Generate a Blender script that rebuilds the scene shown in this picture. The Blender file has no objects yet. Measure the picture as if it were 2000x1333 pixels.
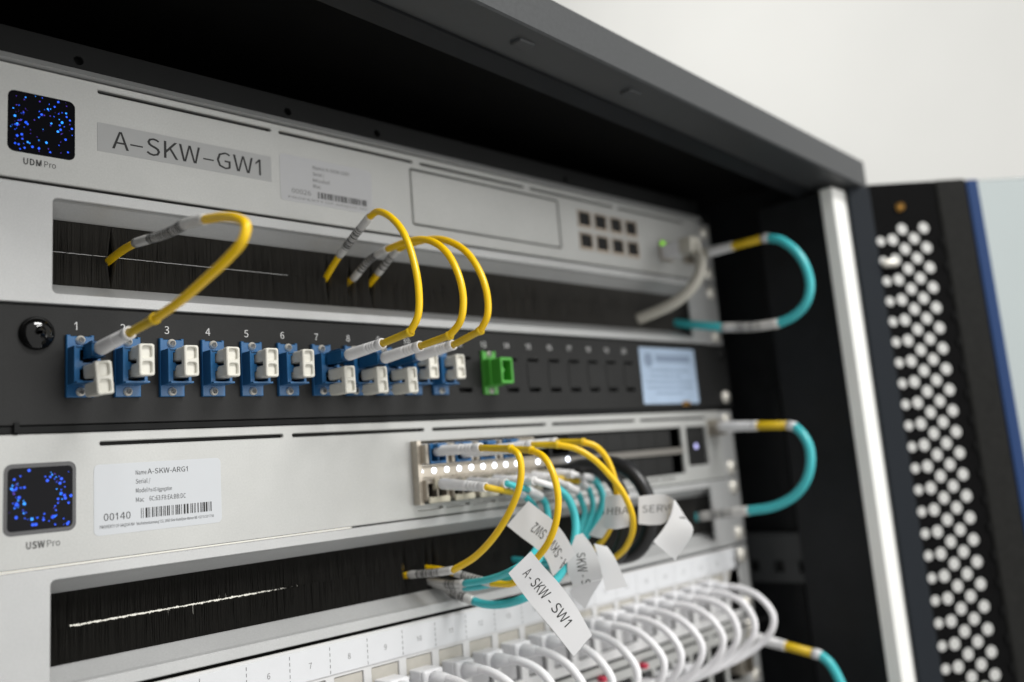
import bpy, bmesh, json, math, random
from mathutils import Vector, Matrix
random.seed(7)
S = 0.001                                   # everything below is written in millimetres
scene = bpy.context.scene
COL = scene.collection

# ---------------------------------------------------------------- camera, world, light, exposure
F_PX = 1800.0
CAM = Vector((-127.0842, -338.2062, -155.086))
RIGHT = Vector((0.6982346917, -0.7115139155, -0.0788432831))
FWD = Vector((0.7126665923, 0.6804766969, 0.1704634659))
UP = Vector((-0.0676361112, -0.1752124795, 0.9822046342))
cam_data = bpy.data.cameras.new('camera')
cam = bpy.data.objects.new('camera', cam_data)
COL.objects.link(cam)
cam.matrix_world = Matrix(((RIGHT.x, UP.x, -FWD.x, CAM.x * S), (RIGHT.y, UP.y, -FWD.y, CAM.y * S),
                           (RIGHT.z, UP.z, -FWD.z, CAM.z * S), (0, 0, 0, 1)))
cam_data.sensor_width = 36.0
cam_data.lens = F_PX * 36.0 / 2000.0
cam_data.shift_y = -80.33 / 2000.0
cam_data.clip_start = 0.01
cam_data.clip_end = 100.0
cam_data.dof.use_dof = True
cam_data.dof.focus_distance = 0.357
cam_data.dof.aperture_fstop = 5.2
cam_data.dof.aperture_blades = 0
scene.camera = cam

world = bpy.data.worlds.new('World')
scene.world = world
world.use_nodes = True
bg = world.node_tree.nodes['Background']
bg.inputs['Color'].default_value = (1.0, 0.995, 0.975, 1)
bg.inputs['Strength'].default_value = 0.42


def area_lamp(name, loc, size, power, target, color=(1, 0.99, 0.965)):
    d = bpy.data.lights.new(name, 'AREA')
    d.shape = 'RECTANGLE'
    d.size, d.size_y = size
    d.energy = power
    d.color = color
    o = bpy.data.objects.new(name, d)
    COL.objects.link(o)
    o.location = loc
    o.rotation_euler = (Vector(target) - Vector(loc)).to_track_quat('-Z', 'Y').to_euler()
    return o


area_lamp('ceiling_lamp_over_aisle', (0.5, -1.6, 1.75), (1.2, 0.5), 44, (0.2, -0.1, -0.2))
area_lamp('broad_front_light', (1.7, -3.1, 0.15), (2.4, 1.9), 33, (0.2, 0.0, -0.1))  # broad soft light added from the front, out of view
area_lamp('ceiling_lamp_by_wall', (1.6, 1.8, 2.3), (1.2, 0.6), 20, (3.6, 1.4, 0.3))

scene.view_settings.view_transform = 'Standard'
scene.view_settings.look = 'None'
scene.view_settings.exposure = 0.32
scene.view_settings.gamma = 1.0
scene.view_settings.use_curve_mapping = False
scene.render.engine = 'CYCLES'
scene.cycles.use_denoising = True
scene.cycles.max_bounces = 8
scene.cycles.transparent_max_bounces = 16


# ---------------------------------------------------------------- places in the rack read off the photograph
def ray(px, py):
    return RIGHT * ((px - 1000) / F_PX) + FWD - UP * ((py - 666.5 + 80.33) / F_PX)


def at_x(px, py, X):
    d = ray(px, py)
    return CAM + d * ((X - CAM.x) / d.x)


def at_y(px, py, Y):
    d = ray(px, py)
    return CAM + d * ((Y - CAM.y) / d.y)


def at_d(px, py, D):
    return CAM + ray(px, py) * D


# ---------------------------------------------------------------- materials
def mat(name, color, rough=0.5, metal=0.0, noise=0.0, nscale=800.0, bump=0.0, bscale=2500.0, spec=0.5,
        emit=None, smudge=0.0, estr=0.0, trans=0.0, coat=0.0, alpha=1.0, sss=0.0, aniso=None):
    m = bpy.data.materials.new(name)
    m.use_nodes = True
    nt = m.node_tree
    b = nt.nodes['Principled BSDF']
    b.inputs['Base Color'].default_value = (*color, 1)
    b.inputs['Roughness'].default_value = rough
    b.inputs['Metallic'].default_value = metal
    b.inputs['Specular IOR Level'].default_value = spec
    b.inputs['Transmission Weight'].default_value = trans
    b.inputs['Coat Weight'].default_value = coat
    b.inputs['Alpha'].default_value = alpha
    if sss:
        b.inputs['Subsurface Weight'].default_value = sss
        b.inputs['Subsurface Radius'].default_value = (0.001, 0.001, 0.001)
    if emit:
        b.inputs['Emission Color'].default_value = (*emit, 1)
        b.inputs['Emission Strength'].default_value = estr
    if noise or bump:
        tc = nt.nodes.new('ShaderNodeTexCoord')
        src = tc.outputs['Object']
        if aniso:
            mp = nt.nodes.new('ShaderNodeMapping')
            mp.inputs['Scale'].default_value = aniso
            nt.links.new(src, mp.inputs['Vector'])
            src = mp.outputs['Vector']
    if noise:
        n = nt.nodes.new('ShaderNodeTexNoise')
        n.inputs['Scale'].default_value = nscale
        n.inputs['Detail'].default_value = 4
        nt.links.new(src, n.inputs['Vector'])
        r = nt.nodes.new('ShaderNodeValToRGB')
        lo = tuple(max(0, c * (1 - noise)) for c in color)
        hi = tuple(min(1, c * (1 + noise)) for c in color)
        r.color_ramp.elements[0].position = 0.3
        r.color_ramp.elements[0].color = (*lo, 1)
        r.color_ramp.elements[1].position = 0.7
        r.color_ramp.elements[1].color = (*hi, 1)
        nt.links.new(n.outputs['Fac'], r.inputs['Fac'])
        if smudge:
            n3 = nt.nodes.new('ShaderNodeTexNoise')
            n3.inputs['Scale'].default_value = 16.0
            n3.inputs['Detail'].default_value = 8
            n3.inputs['Roughness'].default_value = 0.65
            nt.links.new(src, n3.inputs['Vector'])
            mr = nt.nodes.new('ShaderNodeMapRange')
            mr.inputs['From Min'].default_value = 0.35
            mr.inputs['From Max'].default_value = 0.68
            mr.inputs['To Min'].default_value = 1.0 - smudge
            mr.inputs['To Max'].default_value = 1.0 + smudge * 0.5
            nt.links.new(n3.outputs['Fac'], mr.inputs['Value'])
            mx = nt.nodes.new('ShaderNodeMix')
            mx.data_type = 'RGBA'
            mx.blend_type = 'MULTIPLY'
            mx.inputs['Factor'].default_value = 1.0
            nt.links.new(r.outputs['Color'], mx.inputs[6])
            nt.links.new(mr.outputs['Result'], mx.inputs[7])
            nt.links.new(mx.outputs[2], b.inputs['Base Color'])
        else:
            nt.links.new(r.outputs['Color'], b.inputs['Base Color'])
        rr = nt.nodes.new('ShaderNodeMapRange')
        rr.inputs['To Min'].default_value = max(0.02, rough - 0.07)
        rr.inputs['To Max'].default_value = min(1, rough + 0.07)
        nt.links.new(n.outputs['Fac'], rr.inputs['Value'])
        nt.links.new(rr.outputs['Result'], b.inputs['Roughness'])
    if bump:
        n2 = nt.nodes.new('ShaderNodeTexNoise')
        n2.inputs['Scale'].default_value = bscale
        n2.inputs['Detail'].default_value = 2
        nt.links.new(src, n2.inputs['Vector'])
        bp = nt.nodes.new('ShaderNodeBump')
        bp.inputs['Strength'].default_value = bump
        bp.inputs['Distance'].default_value = 0.0002
        nt.links.new(n2.outputs['Fac'], bp.inputs['Height'])
        nt.links.new(bp.outputs['Normal'], b.inputs['Normal'])
    return m


M = {}
M['silver'] = mat('silver_anodised', (0.46, 0.464, 0.452), 0.42, 0.25, smudge=0.07, noise=0.05, nscale=1400, bump=0.22, bscale=2600)
M['silver2'] = mat('silver_powder_coat', (0.465, 0.47, 0.47), 0.40, 0.25, smudge=0.07, noise=0.05, nscale=1500, bump=0.25, bscale=2400)
M['black_panel'] = mat('black_powder_coat', (0.0145, 0.0147, 0.0147), 0.5, spec=0.25, smudge=0.25, noise=0.15, nscale=1200, bump=0.25, bscale=2200)
M['black'] = mat('matt_black_steel', (0.0065, 0.007, 0.0072), 0.6, spec=0.2, noise=0.2, nscale=60)
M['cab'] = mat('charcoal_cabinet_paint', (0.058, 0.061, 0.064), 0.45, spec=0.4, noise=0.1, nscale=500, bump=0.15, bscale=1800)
M['door_profile'] = mat('dark_door_profile', (0.018, 0.018, 0.017), 0.7, spec=0.1, noise=0.2, nscale=300)
M['door_black'] = mat('black_door_paint', (0.005, 0.005, 0.0052), 0.75, spec=0.05, noise=0.2, nscale=300)
M['bristle_shaded'] = mat('shaded_black_bristle', (0.02, 0.019, 0.017), 0.45, spec=0.4)  # darker copy of the bristle colour, with the lower brush's shade put in
M['strip_dull'] = mat('dull_grey_strip', (0.17, 0.16, 0.145), 0.5)
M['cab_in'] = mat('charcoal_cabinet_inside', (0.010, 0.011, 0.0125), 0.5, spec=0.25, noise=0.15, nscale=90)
M['roof_shaded'] = mat('shaded_roof_inside', (0.003, 0.003, 0.003), 0.7, spec=0.15, noise=0.2, nscale=60)  # near-black colour puts the shade under the roof into the material
M['white_paint'] = mat('white_painted_steel', (0.93, 0.93, 0.90), 0.4, noise=0.02, nscale=40)
M['rail'] = mat('zinc_rail', (0.42, 0.42, 0.41), 0.35, 0.7, noise=0.08, nscale=300)
M['nickel'] = mat('nickel_screw', (0.80, 0.77, 0.70), 0.3, 0.45)
M['steel'] = mat('stamped_steel_cage', (0.50, 0.455, 0.39), 0.35, 0.75, noise=0.08, nscale=500)
M['dark_hole'] = mat('dark_recess', (0.006, 0.006, 0.006), 0.8)
M['ink'] = mat('black_ink', (0.015, 0.015, 0.015), 0.6)
M['ink_grey'] = mat('grey_ink', (0.16, 0.16, 0.16), 0.6)
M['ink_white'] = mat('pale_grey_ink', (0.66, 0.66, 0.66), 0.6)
M['tape'] = mat('grey_label_tape', (0.385, 0.39, 0.39), 0.35, noise=0.02, nscale=200)
M['sticker'] = mat('white_label_paper', (0.53, 0.55, 0.575), 0.38, noise=0.012, nscale=120)
M['sticker_blue'] = mat('pale_blue_sticker', (0.36, 0.46, 0.60), 0.4, noise=0.05, nscale=90)
M['flag'] = mat('white_cable_flag', (0.74, 0.74, 0.75), 0.35, noise=0.02, nscale=80)
M['blue'] = mat('blue_adapter_plastic', (0.016, 0.11, 0.27), 0.38, noise=0.06, nscale=400)
M['blue_dark'] = mat('blue_connector_plastic', (0.010, 0.085, 0.21), 0.35)
M['green'] = mat('green_adapter_plastic', (0.06, 0.34, 0.035), 0.38)
M['cap'] = mat('ivory_dust_plug', (0.68, 0.665, 0.60), 0.42, noise=0.02, nscale=300, sss=0.1)
M['boot'] = mat('white_boot', (0.84, 0.835, 0.84), 0.42, noise=0.02, nscale=300)
M['yellow'] = mat('yellow_fibre_jacket', (0.93, 0.585, 0.003), 0.33, noise=0.03, nscale=150)
M['gold'] = mat('ochre_crimp_sleeve', (0.70, 0.47, 0.008), 0.42, noise=0.05, nscale=200)
M['teal'] = mat('aqua_fibre_jacket', (0.06, 0.52, 0.56), 0.34, noise=0.03, nscale=150)
M['clear'] = mat('clear_label_sleeve', (0.62, 0.61, 0.59), 0.22, noise=0.05, nscale=300, coat=0.4)
M['white_cord'] = mat('white_patch_cord', (0.88, 0.87, 0.89), 0.38, noise=0.01, nscale=150)
M['grey_cord'] = mat('beige_grey_cord', (0.52, 0.50, 0.44), 0.45, noise=0.02, nscale=150)
M['black_cord'] = mat('black_rubber_cord', (0.014, 0.014, 0.015), 0.38, bump=0.2, bscale=900)
M['bristle'] = mat('black_nylon_bristle', (0.05, 0.047, 0.042), 0.45, spec=0.5)
M['screen'] = mat('black_screen_glass', (0.003, 0.003, 0.005), 0.06, spec=0.06)
M['screen_rim'] = mat('grey_screen_rim', (0.055, 0.055, 0.058), 0.3)
M['dot_b'] = mat('blue_pixel', (0, 0, 0), 0.5, emit=(0.01, 0.10, 1.0), estr=1.15)
M['dot_c'] = mat('azure_pixel', (0, 0, 0), 0.5, emit=(0.02, 0.28, 1.0), estr=1.5)
M['dot_v'] = mat('violet_pixel', (0, 0, 0), 0.5, emit=(0.10, 0.03, 0.62), estr=0.65)
M['led_w'] = mat('white_led', (0.8, 0.8, 0.9), 0.4, emit=(0.80, 0.88, 1.0), estr=3.2)
M['led_dim'] = mat('dim_white_led', (0.4, 0.4, 0.6), 0.4, emit=(0.45, 0.45, 0.9), estr=1.2)
M['led_g'] = mat('green_led', (0.1, 0.3, 0.0), 0.4, emit=(0.25, 0.75, 0.0), estr=0.9)
M['slit_glow'] = mat('added_slit_glow', (0.9, 0.9, 0.85), 0.5, emit=(1.0, 0.97, 0.86), estr=0.8)  # glow of the added panel behind the lower brush
M['dome'] = mat('glossy_black_cap', (0.004, 0.004, 0.004), 0.05, spec=0.6)
M['cream'] = mat('cream_port_window', (0.44, 0.42, 0.375), 0.4, noise=0.04, nscale=300)
M['module'] = mat('beige_module_latch', (0.60, 0.56, 0.45), 0.4, noise=0.04, nscale=300)
M['strip_paper'] = mat('white_strip_paper', (0.64, 0.65, 0.67), 0.4, noise=0.015, nscale=120)
M['jack'] = mat('grey_jack', (0.50, 0.50, 0.51), 0.5)
M['plug'] = mat('clear_plug', (0.74, 0.74, 0.76), 0.35, noise=0.03, nscale=200)
M['red'] = mat('red_plastic', (0.52, 0.02, 0.06), 0.4)
M['door_blue'] = mat('blue_edge_trim', (0.016, 0.048, 0.15), 0.5, spec=0.25)
M['brass'] = mat('brass_screw', (0.62, 0.33, 0.08), 0.3, 0.9)
M['port_gold'] = mat('copper_tinted_port_frame', (0.50, 0.42, 0.34), 0.4, 0.3)
M['wall'] = mat('off_white_wall', (0.80, 0.80, 0.775), 0.7, noise=0.015, nscale=3, bump=0.05, bscale=60)
M['glass'] = mat('tinted_door_glass', (0.79, 0.87, 0.90), 0.03, trans=1.0)
M['glass'].node_tree.nodes['Principled BSDF'].inputs['IOR'].default_value = 1.12

# ---------------------------------------------------------------- object helpers
ORG = {}


def thing(name, label, cat, loc, group=None):
    o = bpy.data.objects.new(name, None)
    o.empty_display_size = 0.01
    COL.objects.link(o)
    o.location = Vector(loc) * S
    ORG[o.name] = Vector(loc)
    o['label'], o['category'] = label, cat
    if group:
        o['group'] = group
    return o


def link_mesh(name, me, m, parent=None, loc=None):
    """me is in local mm*S around loc (world mm); loc None -> parent's origin"""
    o = bpy.data.objects.new(name, me)
    COL.objects.link(o)
    if m is not None and not me.materials:
        me.materials.append(M[m] if isinstance(m, str) else m)
    po = ORG[parent.name] if parent else Vector((0, 0, 0))
    if loc is None:
        loc = po
    loc = Vector(loc)
    o.location = (loc - po) * S
    o.parent = parent
    ORG[o.name] = loc
    return o


def mk(verts, faces, smooth=False, origin=(0, 0, 0)):
    me = bpy.data.meshes.new('m')
    og = Vector(origin)
    me.from_pydata([tuple((Vector(v) - og) * S) for v in verts], [], faces)
    me.update()
    if smooth:
        for p in me.polygons:
            p.use_smooth = True
    return me


def part(name, verts, faces, m, parent, smooth=False):
    return link_mesh(name, mk(verts, faces, smooth, ORG[parent.name]), m, parent)


def single(name, verts, faces, m, label, cat, group=None, smooth=False, kind=None):
    xs = [v[0] for v in verts]; ys = [v[1] for v in verts]; zs = [v[2] for v in verts]
    og = ((min(xs) + max(xs)) / 2, (min(ys) + max(ys)) / 2, min(zs))
    o = link_mesh(name, mk(verts, faces, smooth, og), m, None, og)
    if kind:
        o['kind'] = kind
    if label:
        o['label'] = label
    if cat:
        o['category'] = cat
    if group:
        o['group'] = group
    return o


class G:
    """collects shapes of one mesh"""
    def __init__(s):
        s.v, s.f = [], []

    def add(s, v, f):
        n = len(s.v)
        s.v += [tuple(p) for p in v]
        s.f += [tuple(i + n for i in q) for q in f]
        return s

    def box(s, x0, x1, y0, y1, z0, z1, b=0.0):
        if b <= 0:
            v = [(x, y, z) for x in (x0, x1) for y in (y0, y1) for z in (z0, z1)]
            f = [(0, 1, 3, 2), (4, 6, 7, 5), (0, 4, 5, 1), (2, 3, 7, 6), (0, 2, 6, 4), (1, 5, 7, 3)]
            return s.add(v, f)
        bm = bmesh.new()
        bmesh.ops.create_cube(bm, size=1)
        for w in bm.verts:
            w.co = Vector(((x0 + x1) / 2 + w.co.x * (x1 - x0), (y0 + y1) / 2 + w.co.y * (y1 - y0),
                           (z0 + z1) / 2 + w.co.z * (z1 - z0)))
        bmesh.ops.bevel(bm, geom=list(bm.edges), offset=b, segments=2, profile=0.5, affect='EDGES')
        bm.verts.index_update()
        s.add([tuple(w.co) for w in bm.verts], [tuple(w.index for w in q.verts) for q in bm.faces])
        bm.free()
        return s

    def tube(s, pts, r, n=14, cap=True, sub=0):
        if sub:
            pts = smooth_path(pts, sub)
        pts = [Vector(p) for p in pts]
        rs = r if isinstance(r, (list, tuple)) else [r] * len(pts)
        t0 = (pts[1] - pts[0]).normalized()
        a = t0.orthogonal().normalized()
        rings = []
        pt = t0
        for i, p in enumerate(pts):
            t = (pts[min(i + 1, len(pts) - 1)] - pts[max(i - 1, 0)]).normalized()
            a = (pt.rotation_difference(t) @ a)
            a = (a - t * a.dot(t)).normalized()
            b = t.cross(a)
            pt = t
            rings.append([p + (a * math.cos(k * 2 * math.pi / n) + b * math.sin(k * 2 * math.pi / n)) * rs[i] for k in range(n)])
        v = [q for ring in rings for q in ring]
        f = []
        for i in range(len(pts) - 1):
            for k in range(n):
                f.append((i * n + k, i * n + (k + 1) % n, (i + 1) * n + (k + 1) % n, (i + 1) * n + k))
        if cap:
            f.append(tuple(range(n - 1, -1, -1)))
            f.append(tuple((len(pts) - 1) * n + k for k in range(n)))
        return s.add(v, f)

    def plate(s, outer, holes, y0, y1, ch=0.0):
        """flat plate in XZ with holes; front face at y0 (towards camera), back at y1"""
        bm = bmesh.new()
        loops = [outer] + holes
        front_edges = []
        n0 = len(s.v)
        nv = [];  nf = []
        for li, lp in enumerate(loops):
            pts = lp
            if ch:
                pts = offset_loop(lp, -ch)
            ring_f = [(p[0], y0, p[1]) for p in pts]
            ring_m = [(p[0], y0 + ch, p[1]) for p in lp] if ch else None
            ring_b = [(p[0], y1, p[1]) for p in lp]
            k = len(lp)
            seq = [ring_f, ring_m, ring_b] if ch else [ring_f, ring_b]
            base = len(nv)
            for rg in seq:
                nv += rg
            for q in range(len(seq) - 1):
                for i in range(k):
                    j = (i + 1) % k
                    nf.append((base + q * k + i, base + q * k + j, base + (q + 1) * k + j, base + (q + 1) * k + i))
            vs = [bm.verts.new((p[0], 0, p[2])) for p in ring_f]
            for i, w in enumerate(vs):
                w.index = 0
            lay = vs
            for i in range(k):
                bm.edges.new((vs[i], vs[(i + 1) % k]))
        bmesh.ops.triangle_fill(bm, use_beauty=True, use_dissolve=False, edges=list(bm.edges), normal=(0, -1, 0))
        bm.verts.index_update()
        base = len(nv)
        nv += [(w.co.x, y0, w.co.z) for w in bm.verts]
        for q in bm.faces:
            nf.append(tuple(base + w.index for w in q.verts))
        base = len(nv)
        nv += [(w.co.x, y1, w.co.z) for w in bm.verts]
        if not ch:
            for q in bm.faces:
                nf.append(tuple(base + w.index for w in reversed(q.verts)))
        bm.free()
        return s.add(nv, nf)

    def disc(s, x, y, z, r, n=14):
        v = [(x, y, z)] + [(x + r * math.cos(k * 2 * math.pi / n), y, z + r * math.sin(k * 2 * math.pi / n)) for k in range(n)]
        return s.add(v, [(0, 1 + (k + 1) % n, 1 + k) for k in range(n)])

    def lathe_y(s, x, z, prof, n=20):
        """prof: list of (y, r) revolved round an axis parallel to Y"""
        v = []
        for (y, r) in prof:
            v += [(x + r * math.cos(k * 2 * math.pi / n), y, z + r * math.sin(k * 2 * math.pi / n)) for k in range(n)]
        f = []
        for i in range(len(prof) - 1):
            for k in range(n):
                f.append((i * n + k, i * n + (k + 1) % n, (i + 1) * n + (k + 1) % n, (i + 1) * n + k))
        f.append(tuple(range(n)))
        f.append(tuple((len(prof) - 1) * n + k for k in range(n - 1, -1, -1)))
        return s.add(v, f)


def smooth_path(pts, sub):
    P = [Vector(p) for p in pts]
    P = [P[0] * 2 - P[1]] + P + [P[-1] * 2 - P[-2]]
    out = []
    for i in range(1, len(P) - 2):
        p0, p1, p2, p3 = P[i - 1], P[i], P[i + 1], P[i + 2]
        # centripetal Catmull-Rom
        def tj(ti, a, b):
            return ti + max((b - a).length, 1e-6) ** 0.5
        t0 = 0.0; t1 = tj(t0, p0, p1); t2 = tj(t1, p1, p2); t3 = tj(t2, p2, p3)
        for k in range(sub):
            t = t1 + (t2 - t1) * k / sub
            a1 = p0 * ((t1 - t) / (t1 - t0)) + p1 * ((t - t0) / (t1 - t0))
            a2 = p1 * ((t2 - t) / (t2 - t1)) + p2 * ((t - t1) / (t2 - t1))
            a3 = p2 * ((t3 - t) / (t3 - t2)) + p3 * ((t - t2) / (t3 - t2))
            b1 = a1 * ((t2 - t) / (t2 - t0)) + a2 * ((t - t0) / (t2 - t0))
            b2 = a2 * ((t3 - t) / (t3 - t1)) + a3 * ((t - t1) / (t3 - t1))
            out.append(b1 * ((t2 - t) / (t2 - t1)) + b2 * ((t - t1) / (t2 - t1)))
    out.append(P[-2])
    return out


def offset_loop(lp, d):
    """move a closed XZ loop: negative d shrinks a counter-clockwise loop / grows a clockwise one"""
    n = len(lp)
    out = []
    for i in range(n):
        p = Vector(lp[i]); a = Vector(lp[i - 1]); b = Vector(lp[(i + 1) % n])
        e1 = (p - a).normalized(); e2 = (b - p).normalized()
        n1 = Vector((e1.y, -e1.x)); n2 = Vector((e2.y, -e2.x))
        m = (n1 + n2)
        if m.length < 1e-6:
            m = n1
        m.normalize()
        k = d / max(0.4, m.dot(n1))
        out.append((p.x + m.x * k, p.y + m.y * k))
    return out


def rrect(x0, x1, z0, z1, r=0.0, seg=4, ccw=True):
    if r <= 0:
        pts = [(x0, z0), (x1, z0), (x1, z1), (x0, z1)]
    else:
        pts = []
        for (cx, cz, a0) in ((x1 - r, z0 + r, -90), (x1 - r, z1 - r, 0), (x0 + r, z1 - r, 90), (x0 + r, z0 + r, 180)):
            for k in range(seg + 1):
                a = math.radians(a0 + 90 * k / seg)
                pts.append((cx + r * math.cos(a), cz + r * math.sin(a)))
    return pts if ccw else pts[::-1]


def hole(x0, x1, z0, z1, r=0.0, seg=4):
    return rrect(x0, x1, z0, z1, r, seg, ccw=False)


def circle(x, z, r, n=14):
    return [(x + r * math.cos(-k * 2 * math.pi / n), z + r * math.sin(-k * 2 * math.pi / n)) for k in range(n)]


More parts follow.
